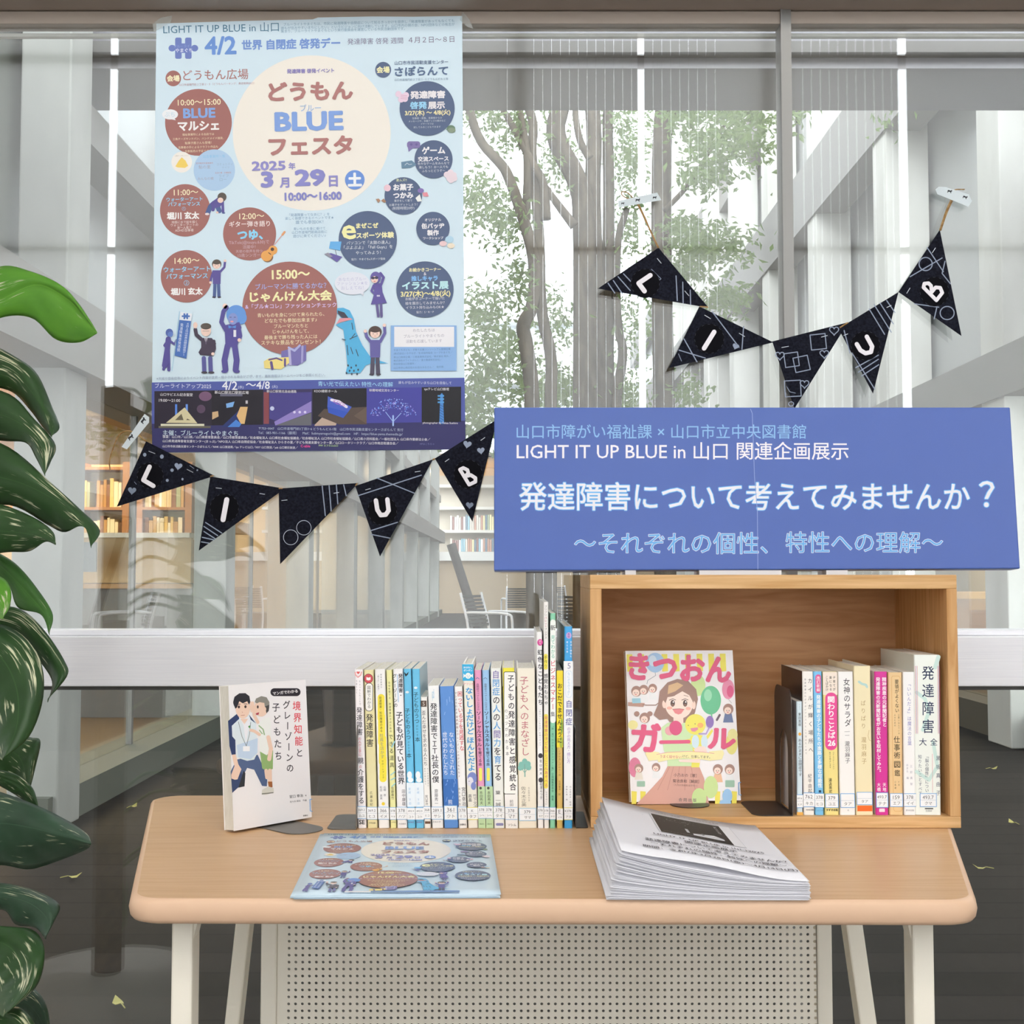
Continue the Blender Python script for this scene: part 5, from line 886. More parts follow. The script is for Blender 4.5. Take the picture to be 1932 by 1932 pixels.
# ------------------------------------------------------------------ leaflets on the table
f0, f1, f2, f3 = atz(608, 1577, TZ), atz(922, 1579, TZ), atz(941, 1694, TZ), atz(552, 1696, TZ)
def leafmap(u, vv): return (f0 * (1 - u) + f1 * u) * (1 - vv) + (f3 * (1 - u) + f2 * u) * vv
NL = 7
for i in range(NL):
    dxy = Vector((0.0025 * math.sin(i * 2.3), -.0022 * ((NL - 1 - i) % 3), .0005 + i * .00045))
    lf = thing('festival_leaflet', leafmap(.5, .5) + dxy, 'top pale blue festival leaflet of the thin pile on the table' if i == NL - 1 else 'pale blue leaflet hidden in the thin pile beneath the printed top one', 'leaflet', 'festival leaflets on the table')
    z = lambda u, vv: Vector((0, 0, .0002 * max(0, vv - .75) * 4 * (math.sin(u * 7 + .6) * .35 + .5) * (i / NL)))
    MB().grid(12, 12, lambda u, vv: leafmap(u, vv) + dxy + z(u, vv), 'cfe3f0').build('paper', COVER, lf, smooth=True, solid=.00018)
    if i == NL - 1:
        def fm(x, y):
            u = (x - 290) / 588; vv = (y - 34) / 690; return leafmap(u, vv) + dxy + z(u, vv)
        P = Print(fm, (0, 0, 1), off=.0003); festival_art(P, True)
        P.rect(430, 704, 530, 716, 'ecebf0'); P.rect(505, 702, 760, 717, '6f93c8'); P.rot = 0; P.text('わたしたちはブルーライトやまぐちの活動を応援しています', 610, 709.5, 180, '5a7ab0'); P.text('主催：ブルーライトやまぐち　後援：山口市／山口県／山口県教育委員会', 520, 720.5, 200, '6a7f9c')
        P.build('print', COVER, lf)
# ------------------------------------------------------------------ handouts
g0, g3 = atz(1146, 1700, TZ), atz(1527, 1700, TZ)
W_ = (g3 - g0).length; eu = (g3 - g0).normalized(); ev = (Vector((0, 0, 1)).cross(eu)).normalized(); D_ = .285
NH = 46; rh = random.Random(3)
def hz(i, u, vv):
    f = (i + 1) / NH
    base = .0185 * f + .0315 * f * (1 - u) ** (2.6 - 1.1 * f ** 6)
    if i == NH - 1: base += .0015 + .0045 * math.sin(math.pi * min(1, u * 1.1)) ** 2 * (1 - vv) + .004 * (1 - u) * vv
    return base
def hpos(i, u, vv, jx=0, jy=0):
    f = (i + 1) / NH; z = hz(i, u, vv)
    sh = .014 * f * (1 - u) + jx
    return g0 + eu * (u * W_ + sh) + ev * (vv * D_ + jy) + Vector((0, 0, z))
HW = mat('white_copy_paper', 'e9e8ee', .7, .2)
for i in range(NH):
    topm = i == NH - 1; jx, jy = rh.uniform(-.0022, .0022), rh.uniform(-.001, .0032)
    lab_ = 'uppermost handout of the curled white pile, printed with a dark night picture' if topm else 'plain white handout in the thick curled pile under the printed one'
    M_ = MB().grid(72 if topm else 20, 6 if topm else 3, lambda u, vv: hpos(i, u, vv, jx, jy))
    if topm:
        hd = thing('handout', hpos(i, .5, .5), lab_, 'handout', 'handouts piled on the table')
        M_.build('paper', HW, hd, smooth=True, solid=.00015)
        def hm(x, y):   # x,y in 0..1000 page units
            return hpos(i, x / 1000, 1 - y / 1000, jx, jy)
        P = Print(hm, (0, 0, 1), off=.0004)
        n_ = 48                                    # the printed picture follows the curl of the sheet
        def curved(x0, y0, x1, y1, c):
            P.raw([(x0 + (x1 - x0) * k / n_, yy) for yy in (y0, y1) for k in range(n_ + 1)], [(k, k + 1, n_ + 2 + k, n_ + 1 + k) for k in range(n_)], c); P.off += .00012
        curved(288, 118, 800, 520, 'b9b9c0'); curved(291, 121, 797, 517, 'ecebf0'); curved(300, 128, 730, 512, '2e2b2a')
        curved(505, 425, 690, 455, 'e2e2e6'); P.poly([(505, 425), (640, 385), (690, 425)], 'e2e2e6'); curved(470, 350, 488, 425, 'bfbfc4'); curved(560, 395, 575, 425, '8a8a8e')
        rr_ = random.Random(2)
        for _ in range(70): x, y = rr_.gauss(455, 60), rr_.gauss(215, 34); P.ell(x, y, rr_.uniform(2, 5), rr_.uniform(1.5, 3), '8f8f96', 6)
        P.text('クリスマス市　山口', 690, 250, 18, 'dcdce2', .01, 190); P.text('山口サビエル記念聖堂のライトアップ', 480, 492, 330, '77777c')
        P.text('山口市障がい福祉課　×　山口市立中央図書館', 520, 92, 430, '77747c')
        P.text('LIGHT IT UP BLUE in 山口2025', 560, 590, 640, '3a3840', .02, 34); P.text('関連企画展示', 560, 648, 300, '3a3840', .02, 36)
        P.text('発達障害について考えてみませんか？', 570, 722, 800, '3a3840', .016, 40); P.text('〜それぞれの個性、特性への理解〜', 570, 785, 760, '3a3840', .016, 38); P.text('期間：令和7年3月28日(金)〜4月14日(月)', 560, 858, 850, '3a3840', .016, 40)
        P.build('print', INK, hd)
    else:
        o = M_.build('handout', HW, None, smooth=True, solid=.00015, loc=hpos(i, .5, .5)); tag(o, lab_, 'handout', 'handouts piled on the table')
# ------------------------------------------------------------------ two garlands of pennants
CHALK = '8f9ab0'
def garland(label, K, pens, cords, tapes, Y0):
    k, ox, oy = K; g = lambda x, y: (ox + x * k, oy + y * k)
    c = atY(*g(*pens[2][0][0]), Y0); t = thing('bunting_garland', c, label, 'garland')
    for pts, patch, strokes, sw, chalk, staples, tip in pens:
        # top corners on the string plane, the free tip stands slightly off the glass
        ys = [Y0 - (.016 if i == tip else .001) for i in range(3)]
        A = [atY(*g(*p), y) for p, y in zip(pts, ys)]
        n = (A[1] - A[0]).cross(A[2] - A[0]).normalized()
        if n.y > 0: n = -n
        pl = Plane(A[0], n)
        pe = MB().prism(A, -n * .0011).build('pennant', FELT, t)
        if patch:
            cx, cy, r = patch
            MB().prism([pl(*g(cx + r * math.cos(R(a)), cy + r * 1.0 * math.sin(R(a)))) + n * .0001 for a in range(0, 360, 10)], n * .0007).build('round_patch', mat('black_felt', '111116', .95, .1) if 'black_felt' not in bpy.data.materials else bpy.data.materials['black_felt'], pe)
            W = Print(pl, n, off=.0016).crop(k, ox, oy); o = W.off
            for s in strokes: W.line(s, sw, 'eeeaf0')
            vs = W.mb.v; m = len(vs)
            low = MB(); low.v = list(vs) + [p - n * .0007 for p in vs]; low.f = list(W.mb.f); low.c = list(W.mb.c); low.uv = [(0, 0)] * (2 * m)
            for f in W.mb.f:
                for a, b in zip(f, f[1:] + f[:1]): low.f.append([b, a, a + m, b + m]); low.c.append(lin('eeeaf0'))
            low.build('felt_letter', FLAT, pe)
            D = Print(pl, n, off=.0010).crop(k, ox, oy)
            for a in range(0, 360, 24): D.line([(cx + r * .97 * math.cos(R(a)), cy + r * .97 * math.sin(R(a))), (cx + r * .97 * math.cos(R(a + 9)), cy + r * .97 * math.sin(R(a + 9)))], 1.4, '454954')
            D.build('stitching', INK, pe)
        if chalk:
            Q = Print(pl, n, off=.0003).crop(k, ox, oy)
            for q in chalk: getattr(Q, q[0])(*q[1:])
            Q.build('chalk_drawing', INK, pe)
        for a, b in staples:
            MB().tube([pl(*g(*a)) + n * .0006, pl(*g(*b)) + n * .0006], .0006, n=6).build('staple', STAPLE, pe)
    cb = MB()
    for pts, r in cords: cb.tube(smooth_pts([atY(*g(x, y), Y0 - .003 - (d if len(p_) > 2 else 0)) for p_ in pts for x, y, d in [(*p_, 0) if len(p_) == 2 else p_]]), r, n=6)
    cb.build('string', JUTE, t, smooth=True)
    tp = Plane((0, Y0 - .005, 0), (0, -1, 0))
    for pts, cats in tapes:
        te = MB().prism([tp(*g(*p)) for p in pts], (0, .0004, 0), 'd3dde2').build('washi_tape', FLAT, t)
        Q = Print(tp, (0, -1, 0)).crop(k, ox, oy)
        for x, y, a, s in cats:
            ca, sa = math.cos(R(a)), math.sin(R(a)); f = lambda dx_, dy_: (x + s * (dx_ * ca - dy_ * sa), y + s * (dx_ * sa + dy_ * ca))
            Q.poly([f(-8, -1), (f(-6, -4)), f(4, -3), f(7, -7), f(9, -3), f(8, 0), f(6, 1), f(7, 6), f(4, 6), f(3, 2), f(-4, 2), f(-6, 7), f(-8, 6), f(-7, 2)], '2f3238')
        if cats: Q.build('printed_cat', INK, te)
    return t
STAPLE = mat('staple_wire', 'c9cdd4', .3, .5, .8)
L = lambda *p, w=5: ('line', list(p), w, CHALK)
KB1 = (.3934, 200, 740)
garland('black pennant garland hanging under the poster and ending behind the blue sign', KB1, [
    ([(192, 235), (520, 401), (52, 548)], (213, 400, 64), [[(210, 358), (180, 422)], [(180, 422), (228, 450)]], 21,
     [('heart', 347, 355, 19, CHALK, 8), ('heart', 125, 472, 20, '7f8ba0', 5), ('ell', 186, 300, 8, 9, CHALK), ('ell', 268, 309, 9, 10, CHALK), ('ell', 317, 374, 8, 8, CHALK), ('ell', 294, 423, 7, 7, CHALK), ('ell', 367, 417, 5, 6, CHALK), ('line', [(136, 430), (146, 442)], 2, CHALK), ('line', [(402, 352), (422, 366)], 2.5, CHALK), ('ell', 438, 374, 4, 4, CHALK)], [((205, 283), (236, 295)), ((388, 370), (418, 385))], 2),
    ([(500, 404), (857, 462), (445, 759)], (568, 556, 70), [[(580, 516), (562, 612)]], 24, [L((478, 625), (556, 676)), L((470, 644), (536, 688)), L((470, 668), (524, 703)), L((462, 696), (516, 708)), L((458, 718), (494, 724))], [((527, 459), (555, 462)), ((737, 486), (762, 490))], 2),
    ([(828, 462), (1210, 435), (835, 824)], None, [], 0, [('ring', 949, 650, 36, 36, 2.5, 'b9c0cf'), ('ring', 886, 696, 36, 37, 2.5, 'b9c0cf'), L((1037, 450), (1052, 592)), L((1070, 448), (1080, 570)), L((1105, 445), (1112, 536)), L((1140, 444), (1152, 496))], [((842, 520), (870, 517)), ((1092, 485), (1118, 481))], 2),
    ([(1195, 450), (1568, 322), (1314, 787)], (1326, 568, 71), [[(1295, 520), (1302, 565)], [(1302, 565), (1318, 590)], [(1318, 590), (1342, 588)], [(1342, 588), (1356, 568)], [(1356, 568), (1350, 515)]], 21, [L((1210, 496), (1512, 398)), L((1300, 412), (1478, 484)), L((1270, 664), (1398, 624)), L((1272, 682), (1362, 700))], [((1244, 469), (1270, 462)), ((1482, 383), (1508, 379))], 2),
    ([(1577, 318), (1876, 130), (1757, 620)], (1737, 394, 70), [[(1698, 372), (1742, 444)], [(1698, 372), (1714, 364), (1734, 374), (1738, 390), (1722, 404)], [(1722, 404), (1750, 398), (1772, 412), (1772, 430), (1742, 444)]], 17, [('heart', 1733, 250, 20, CHALK, 10), ('heart', 1798, 280, 18, CHALK, -6), ('heart', 1744, 542, 18, '7f8ba0', 4)], [((1626, 334), (1646, 320)), ((1797, 232), (1818, 217))], 2)],
    [([(20, 375), (14, 330), (40, 250), (62, 200), (105, 182), (150, 200), (192, 236)], .0011), ([(516, 400), (500, 404)], .0011), ([(846, 461), (829, 462)], .0011), ([(1206, 436), (1196, 449)], .0011), ([(1566, 324), (1578, 319)], .0014)],
    [([(75, 262), (185, 104), (207, 120), (206, 145), (100, 274)], [(178, 136, -52, 1.7), (118, 216, -35, 1.7)])], GY - .006)
KB2 = (.3934, 1100, 320)
sq_ = lambda x, y, s, a: ('line', [(x + s * math.cos(R(a + 45 + 90 * i)) * .71, y + s * math.sin(R(a + 45 + 90 * i)) * .71) for i in range(4)], 4.5, CHALK, True)
garland('black pennant garland hanging on the window to the right above the blue sign', KB2, [
    ([(362, 374), (602, 662), (72, 570)], (298, 546, 70), [[(322, 508), (266, 546)], [(266, 546), (294, 584)]], 22, [L((120, 545), (152, 592)), L((145, 532), (190, 598)), L((168, 514), (226, 580)), L((194, 500), (240, 548)), L((446, 510), (452, 628)), L((478, 540), (480, 640)), L((514, 578), (516, 648)), ('line', [(328, 478), (374, 524), (366, 530)], 3, CHALK)], [((355, 426), (375, 450)), ((487, 582), (508, 606))], 2),
    ([(558, 656), (912, 828), (412, 951)], (605, 812, 72), [[(628, 780), (580, 858)]], 22, [L((620, 682), (748, 852)), L((770, 752), (762, 862)), ('heart', 732, 848, 16, CHALK, 20), L((460, 866), (586, 904)), L((484, 812), (546, 922)), L((458, 884), (472, 918), w=3)], [((582, 698), (612, 716)), ((748, 785), (776, 802))], 2),
    ([(908, 824), (1272, 732), (1014, 1146)], None, [], 0, [sq_(1128, 826, 72, -6), sq_(1000, 912, 66, -8), sq_(1048, 932, 70, -12), sq_(1006, 1050, 76, -3), ('heart', 1204, 772, 22, CHALK, 0, 4.5), ('heart', 1157, 884, 21, CHALK, 0, 4.5), ('heart', 944, 892, 21, CHALK, 0, 4.5), ('heart', 1062, 1028, 21, CHALK, 0, 4.5), ('ring', 998, 1124, 14, 12, 4, CHALK), L((976, 1040), (992, 1066), (1018, 1072), w=3)], [((952, 854), (986, 848)), ((1142, 804), (1172, 796))], 2),
    ([(1226, 762), (1513, 587), (1391, 1073)], (1354, 845, 71), [[(1312, 838), (1330, 868)], [(1330, 868), (1354, 882)], [(1354, 882), (1380, 876)], [(1380, 876), (1386, 850)], [(1386, 850), (1360, 802)]], 20, [L((1372, 668), (1446, 790)), L((1396, 648), (1478, 780)), L((1424, 640), (1488, 740)), L((1456, 628), (1496, 686)), L((1252, 772), (1280, 880)), L((1290, 880), (1398, 1052)), L((1308, 950), (1416, 890)), L((1320, 972), (1416, 910)), L((1336, 990), (1418, 936))], [((1250, 796), (1270, 788)), ((1456, 662), (1478, 652))], 2),
    ([(1711, 288), (1513, 586), (1815, 797)], (1685, 586, 71), [[(1632, 566), (1694, 628)], [(1632, 566), (1636, 548), (1656, 546), (1668, 558), (1672, 588)], [(1672, 588), (1690, 566), (1712, 568), (1722, 592), (1694, 628)]], 17, [('ring', 1643, 453, 34, 34, 5, CHALK), L((1650, 374), (1728, 490)), L((1568, 514), (1722, 424)), L((1736, 440), (1722, 498)), L((1722, 498), (1762, 548)), ('ring', 1746, 688, 36, 34, 5, CHALK), L((1590, 644), (1706, 660)), L((1696, 664), (1684, 716))], [((1690, 376), (1674, 400)), ((1568, 568), (1552, 594))], 2)],
    [([(360, 376), (330, 310), (270, 180), (250, 150)], .0013), ([(364, 376), (336, 320), (280, 190), (262, 160)], .001), ([(250, 150), (190, 130), (180, 105), (215, 108), (240, 140)], .001), ([(600, 660), (560, 657)], .0013), ([(1270, 734), (1232, 758)], .0013), ([(1711, 292), (1740, 200), (1770, 135)], .0014), ([(1716, 292), (1745, 205), (1776, 140)], .001), ([(1776, 140), (1770, 95), (1830, 95)], .001)],
    [([(172, 182), (168, 150), (356, 110), (376, 146)], [(262, 146, 0, 1.3), (343, 134, 0, 1.1), (190, 162, 0, .9)]), ([(1690, 95), (1706, 82), (1740, 84), (1850, 118), (1866, 150), (1848, 178), (1700, 118)], [(1758, 104, 10, 1.3), (1832, 132, 20, 1.3)])], GY - .006)
# ------------------------------------------------------------------ pothos at the left
pY = 1.75
pb = atY(-70, 1400, pY)
pl_ = thing('pothos_plant', (pb.x, pY, 0), 'tall climbing pothos with big variegated leaves at the left picture edge', 'plant')
MB().tube([(pb.x, pY, 0), (pb.x, pY, .28)], [.13, .16], n=24).build('pot', mat('white_pot', 'd8d5cf', .5), pl_, smooth=True)
MB().tube([(pb.x, pY, .25), (pb.x, pY, 1.40)], .028, n=12).build('moss_pole', noisy(mat('coir', rough=.95, spec=.1), 60, (1, 1, 1), '4a3826', '6e5638', bump=.5), pl_, smooth=True)
STEM = mat('green_stem', '5b7a3c', .5)
def cat(ps, n):
    out = []; m = len(ps) - 1
    for i in range(n + 1):
        t = i / n * m; k = min(int(t), m - 1); f = t - k
        p0, p1, p2, p3 = ps[max(k - 1, 0)], ps[k], ps[k + 1], ps[min(k + 2, m)]
        out.append(.5 * ((2 * p1) + (p2 - p0) * f + (2 * p0 - 5 * p1 + 4 * p2 - p3) * f * f + (3 * p1 - p0 - 3 * p2 + p3) * f ** 3))
    return out
def leaf(mid, up, lo, Y, m, tipdrop=.0, bulge=.55, seed=0):
    """mid, up, lo: midrib and both margins from base to tip; Y: depth at the base and at the tip; margins fall back from the midrib."""
    r = random.Random(seed); n = 26; nv = 7; ph = r.uniform(0, 6)
    V3 = lambda ps: cat([Vector((x, y, 0)) for x, y in ps], n)
    M, U, L = V3(mid), V3(up), V3(lo); vs = []; uv = []
    for i in range(n + 1):
        t = i / n; Ym = Y[0] + (Y[1] - Y[0]) * t
        for j in range(-nv, nv + 1):
            s = j / nv; a = abs(s); E = U[i] if s > 0 else L[i]
            p = M[i].lerp(E, a); half = (E - M[i]).length * Ym / FPX
            d = bulge * half * a ** 1.7 - .16 * half * math.sin(math.pi * a) * (1 if s > 0 else .4) + .10 * half * math.sin(t * 13 + ph + s * 2) * a * a + .03 * half * math.sin(t * 40 - a * 8) * min(1, 3 * a) * (1 - a * .5)
            vs.append(atY(p.x, p.y, Ym + d)); uv.append((t, j / (2 * nv) + .5))
    k = 2 * nv + 1
    o = MB().add(vs, [(i * k + j, i * k + j + 1, (i + 1) * k + j + 1, (i + 1) * k + j) for i in range(n) for j in range(k - 1)], 'ffffff', uv).build('leaf', m, pl_, smooth=True, uv=True, solid=.0007)
    bse = vs[nv]; q = Vector((pb.x, pY, bse.z - .03))
    MB().tube(cat([q, (q + bse) / 2 + Vector((0, 0, .03)), bse], 8), .0035, n=6).build('petiole', STEM, o, smooth=True)
    return o
leaf([(-70, 590), (0, 566), (70, 537), (130, 566), (160, 600), (183, 627)], [(-70, 545), (0, 503), (60, 513), (115, 538), (150, 575), (183, 626)], [(-70, 640), (0, 600), (60, 600), (105, 640), (150, 646), (183, 629)], (1.66, 1.60), POTHB, bulge=.25, seed=1)
leaf([(-45, 680), (20, 697), (62, 742), (87, 782), (98, 824)], [(-45, 635), (20, 668), (68, 703), (98, 768), (112, 806), (98, 822)], [(-45, 725), (20, 738), (58, 775), (80, 805), (98, 825)], (1.72, 1.64), POTH, seed=2)
leaf([(-55, 775), (10, 785), (55, 812), (82, 850), (85, 896)], [(-55, 722), (20, 745), (62, 788), (104, 838), (95, 872), (85, 894)], [(-55, 825), (10, 832), (50, 836), (68, 864), (85, 898)], (1.67, 1.6), POTH, seed=3)
leaf([(-65, 890), (20, 905), (85, 932), (132, 965), (168, 1003), (172, 1032)], [(-65, 812), (20, 846), (95, 910), (150, 960), (188, 1000), (172, 1030)], [(-65, 962), (20, 953), (90, 990), (122, 1004), (158, 992), (172, 1034)], (1.62, 1.53), POTH, seed=4)
leaf([(-65, 1000), (20, 1003), (72, 1012), (105, 1026)], [(-65, 938), (10, 954), (70, 980), (100, 1004), (105, 1024)], [(-65, 1055), (10, 1042), (55, 1040), (86, 1022), (105, 1028)], (1.58, 1.51), POTH, seed=5)
leaf([(-12, 1054), (25, 1090), (60, 1128), (85, 1160), (93, 1196)], [(-12, 1038), (30, 1064), (68, 1108), (99, 1158), (93, 1193)], [(-12, 1078), (18, 1106), (34, 1146), (78, 1160), (93, 1198)], (1.63, 1.57), POTHG, seed=6)
leaf([(-50, 1120), (-20, 1124), (2, 1144), (6, 1166)], [(-50, 1088), (0, 1088), (20, 1112), (18, 1145), (6, 1164)], [(-50, 1152), (-30, 1160), (-10, 1164), (6, 1168)], (1.54, 1.49), POTHB, seed=7)
leaf([(-15, 1160), (35, 1174), (72, 1208), (102, 1246), (112, 1278), (90, 1322)], [(-15, 1142), (40, 1150), (84, 1190), (122, 1248), (126, 1276), (90, 1319)], [(-15, 1184), (24, 1196), (60, 1232), (86, 1262), (99, 1290), (90, 1325)], (1.62, 1.54), POTH, seed=8)
leaf([(-70, 1195), (0, 1238), (32, 1300), (32, 1370), (6, 1432)], [(-70, 1170), (20, 1184), (72, 1236), (82, 1310), (56, 1388), (6, 1430)], [(-75, 1230), (-60, 1300), (-48, 1370), (-22, 1412), (6, 1436)], (1.56, 1.46), POTH, bulge=.4, seed=9)
leaf([(-5, 1405), (34, 1426), (48, 1462), (50, 1516)], [(10, 1388), (60, 1392), (76, 1400), (66, 1450), (50, 1514)], [(-25, 1430), (0, 1466), (28, 1476), (42, 1494), (50, 1518)], (1.70, 1.66), POTH, seed=10)
leaf([(-5, 1464), (30, 1478), (56, 1500), (74, 1532)], [(-5, 1452), (32, 1462), (62, 1488), (74, 1530)], [(-5, 1480), (20, 1494), (48, 1512), (74, 1534)], (1.6, 1.57), POTH, seed=11)
leaf([(-65, 1560), (0, 1553), (62, 1562), (122, 1578), (172, 1592)], [(-65, 1476), (0, 1494), (70, 1520), (130, 1550), (164, 1574), (172, 1590)], [(-65, 1645), (0, 1632), (55, 1640), (110, 1624), (160, 1604), (172, 1594)], (1.56, 1.46), POTHD, seed=12)
leaf([(-55, 1690), (12, 1692), (60, 1706), (90, 1736), (86, 1770)], [(-55, 1662), (20, 1668), (76, 1684), (112, 1708), (102, 1738), (86, 1768)], [(-55, 1725), (5, 1716), (30, 1744), (66, 1750), (86, 1772)], (1.6, 1.53), POTHD, seed=13)
leaf([(-55, 1768), (12, 1782), (42, 1822), (40, 1866), (8, 1916)], [(-55, 1742), (10, 1748), (64, 1756), (84, 1796), (68, 1862), (8, 1914)], [(-60, 1800), (-50, 1850), (-32, 1890), (8, 1920)], (1.56, 1.46), POTH, bulge=.4, seed=14)
leaf([(20, 1882), (54, 1895), (80, 1930), (96, 1995)], [(28, 1866), (62, 1864), (90, 1906), (96, 1990)], [(8, 1896), (44, 1922), (68, 1960), (96, 2000)], (1.64, 1.59), POTHD, seed=15)
leaf([(-55, 1930), (5, 1922), (40, 1940), (66, 2000)], [(-55, 1905), (5, 1900), (44, 1905), (74, 1950), (66, 1998)], [(-55, 1975), (0, 1970), (30, 1990), (66, 2004)], (1.52, 1.45), POTH, seed=16)
MB().tube(smooth_pts([Vector((pb.x + .03 * math.sin(k * 1.7), pY - .03, .3 + k * .1)) for k in range(12)]), .006, n=8).build('vine', STEM, pl_, smooth=True)
# ------------------------------------------------------------------ two books shown cover-on
def cover_book(label, bl_, uvec, lean, wd, h, th, side_left, cover_c, zb, group=None):
    """uvec: direction of the cover's lower edge, bl_: its lower left corner, pages run back from the cover."""
    u = Vector(uvec).normalized(); nf = u.cross(Vector((0, 0, 1))).normalized()
    if nf.y > 0: nf = -nf
    up = (Vector((0, 0, 1)) * math.cos(lean) - nf * math.sin(lean)); n = (nf * math.cos(lean) + Vector((0, 0, 1)) * math.sin(lean))
    bk = -n
    o = bl_ + Vector((0, 0, math.sin(lean) * th + .0018)) if lean > 0 else bl_
    t = thing('book', bl_ + u * wd / 2, label, 'book', group)
    bt = .0007
    def slab(a, b, c, m, name, col_='ffffff'):   # boxes in (u, n, up) space
        q = [o + u * a[0] + bk * a[1] + up * a[2], o + u * b[0] + bk * a[1] + up * a[2], o + u * b[0] + bk * a[1] + up * b[2], o + u * a[0] + bk * a[1] + up * b[2]]
        return MB().hexa(q, bk * (b[1] - a[1]), col_)
    cv = slab((0, 0, 0), (wd, bt, h), 0, 0, '', cover_c)
    for mb2 in (slab((0, th - bt, 0), (wd, th, h), 0, 0, '', side_left), slab((wd - bt, bt, 0), (wd, th - bt, h), 0, 0, '', side_left)):
        b = len(cv.v); cv.v += mb2.v; cv.f += [[b + i for i in f] for f in mb2.f]; cv.c += mb2.c; cv.uv += mb2.uv
    cv.build('cover', COVER, t)
    slab((.0008, bt + .0001, .0007), (wd - bt - .0001, th - bt - .0001, h - .0007), 0, 0, '').build('page_block', PAGES, t)
    return t, Plane(o, n), n
ma, mb_ = atz(441.3, 1573.4, TZ), atz(588.3, 1546.9, TZ)
bkA, plA, nA = cover_book('white comic-style book facing out with a kneeling man and whispering boy, left on the table', ma, mb_ - ma, R(5), (mb_ - ma).length, .187, .022, 'f0edec', 'f2eff0', TZ)
P = Print(plA, nA, off=.0002).crop(.1656, 380, 1270); P.rot = 6
sk, nv, lb = 'f0cfba', '33436e', 'cfe4ee'
P.rr(786, 172, 1128, 262, 44, '2a2630')
P.text('マンガでわかる', 955, 217, 285, 'f4f2f2', .02)
P.vtext('境界知能', 1082, 305, 1112, 840, 96, 'e2515c', .014); P.vtext('と', 1114, 845, 1118, 968, 90, '3a3840', .01)
P.vtext('グレーゾーンの', 965, 300, 1012, 1140, 88, '3a3840', .012); P.vtext('子どもたち', 845, 320, 880, 1010, 92, '3a3840', .012)
P.text('宮口 幸治', 1080, 1400, 155, '4a4850', .006); P.text('著', 1188, 1394, 16, '4a4850'); P.text('佐々木 昭后　作画', 1102, 1456, 190, '6a6870'); P.text('扶桑社', 1185, 1622, 56, '3a3840', .02)
# man, kneeling
P.poly([(350, 1365), (332, 1120), (400, 985), (640, 930), (700, 1060), (750, 1180), (745, 1290), (690, 1285), (600, 1100), (520, 1080), (470, 1180), (430, 1290)], '56688e'); P.poly([(350, 1365), (338, 1160), (440, 1100), (480, 1190), (420, 1300)], '3d4d74'); P.poly([(480, 1110), (500, 1140), (490, 1290), (420, 1305)], '2f3238')
P.poly([(302, 545), (400, 460), (540, 470), (620, 560), (640, 900), (600, 985), (520, 1000), (400, 960), (345, 930), (315, 720)], 'dfeaf0'); P.poly([(400, 820), (640, 740), (636, 910), (560, 980), (420, 960)], 'c6d9ee'); P.poly([(302, 545), (415, 455), (430, 520), (345, 600), (350, 720), (385, 760), (390, 925), (345, 935), (318, 830)], nv); P.poly([(540, 470), (620, 575), (560, 530)], nv)
P.poly([(345, 930), (390, 925), (420, 1040), (455, 1095), (440, 1130), (410, 1210), (380, 1215), (340, 1200), (338, 1160), (375, 1060)], sk)
P.poly([(430, 500), (540, 500), (550, 560), (505, 800), (480, 600)], 'eeeef4'); P.poly([(440, 520), (530, 520), (490, 580)], sk)
P.line([(420, 555), (460, 720), (510, 830), (545, 700), (560, 560)], 5, '5a6058'); P.rr(472, 832, 550, 890, 6, 'f4f4f8'); P.poly([(530, 605), (552, 595), (558, 618), (540, 625)], '5a9a5a')
P.ell(470, 400, 82, 118, sk, 36); P.poly([(360, 330), (375, 270), (430, 230), (500, 228), (545, 262), (556, 330), (540, 360), (520, 320), (470, 345), (430, 320), (405, 390), (385, 405), (362, 350)], '2e2e36'); P.ell(425, 385, 13, 17, '4a3a3a'); P.ell(500, 382, 13, 17, '4a3a3a'); P.line([(405, 358), (440, 352)], 7, '2e2e36'); P.line([(482, 350), (520, 352)], 7, '2e2e36'); P.line([(462, 440), (468, 450)], 5, 'c89078'); P.line([(448, 482), (490, 478)], 5, 'b8705e'); P.ell(546, 395, 12, 28, sk)
# boy, whispering
P.poly([(665, 890), (815, 880), (812, 1090), (740, 1115), (690, 1085)], '94b474'); P.line([(735, 1110), (745, 1190)], 40, sk); P.line([(778, 1110), (780, 1250)], 44, sk); P.poly([(755, 1235), (805, 1235), (808, 1300), (765, 1305)], 'a8683c'); P.poly([(690, 1330), (760, 1290), (820, 1310), (822, 1360), (740, 1385), (685, 1385)], 'd8d6cc'); P.line([(690, 1375), (815, 1362)], 10, '6a6a60')
P.poly([(650, 580), (700, 520), (770, 500), (790, 560), (790, 700), (810, 880), (740, 935), (660, 890), (655, 700)], 'f0f2ee'); P.line([(655, 600), (700, 640), (715, 700)], 14, '9ab88a'); P.line([(660, 650), (690, 690)], 12, '9ab88a'); P.line([(760, 730), (790, 860), (770, 980)], 46, sk); P.line([(660, 700), (600, 660), (560, 650)], 34, sk); P.line([(640, 560), (600, 480), (580, 340)], 36, sk)
P.ell(680, 395, 78, 100, sk, 36); P.poly([(605, 330), (620, 290), (680, 262), (740, 275), (772, 330), (770, 400), (745, 455), (722, 400), (715, 340), (660, 330), (630, 345)], '8f8c84'); P.poly([(722, 380), (772, 360), (765, 430), (738, 458)], '4a4848'); P.ell(640, 385, 10, 18, '4a3a3a'); P.ell(722, 410, 14, 24, sk); P.poly([(615, 460), (655, 445), (650, 472), (625, 478)], 'b84a5a'); P.line([(560, 330), (566, 440)], 16, sk)
P.build('cover_print', COVER, bkA)
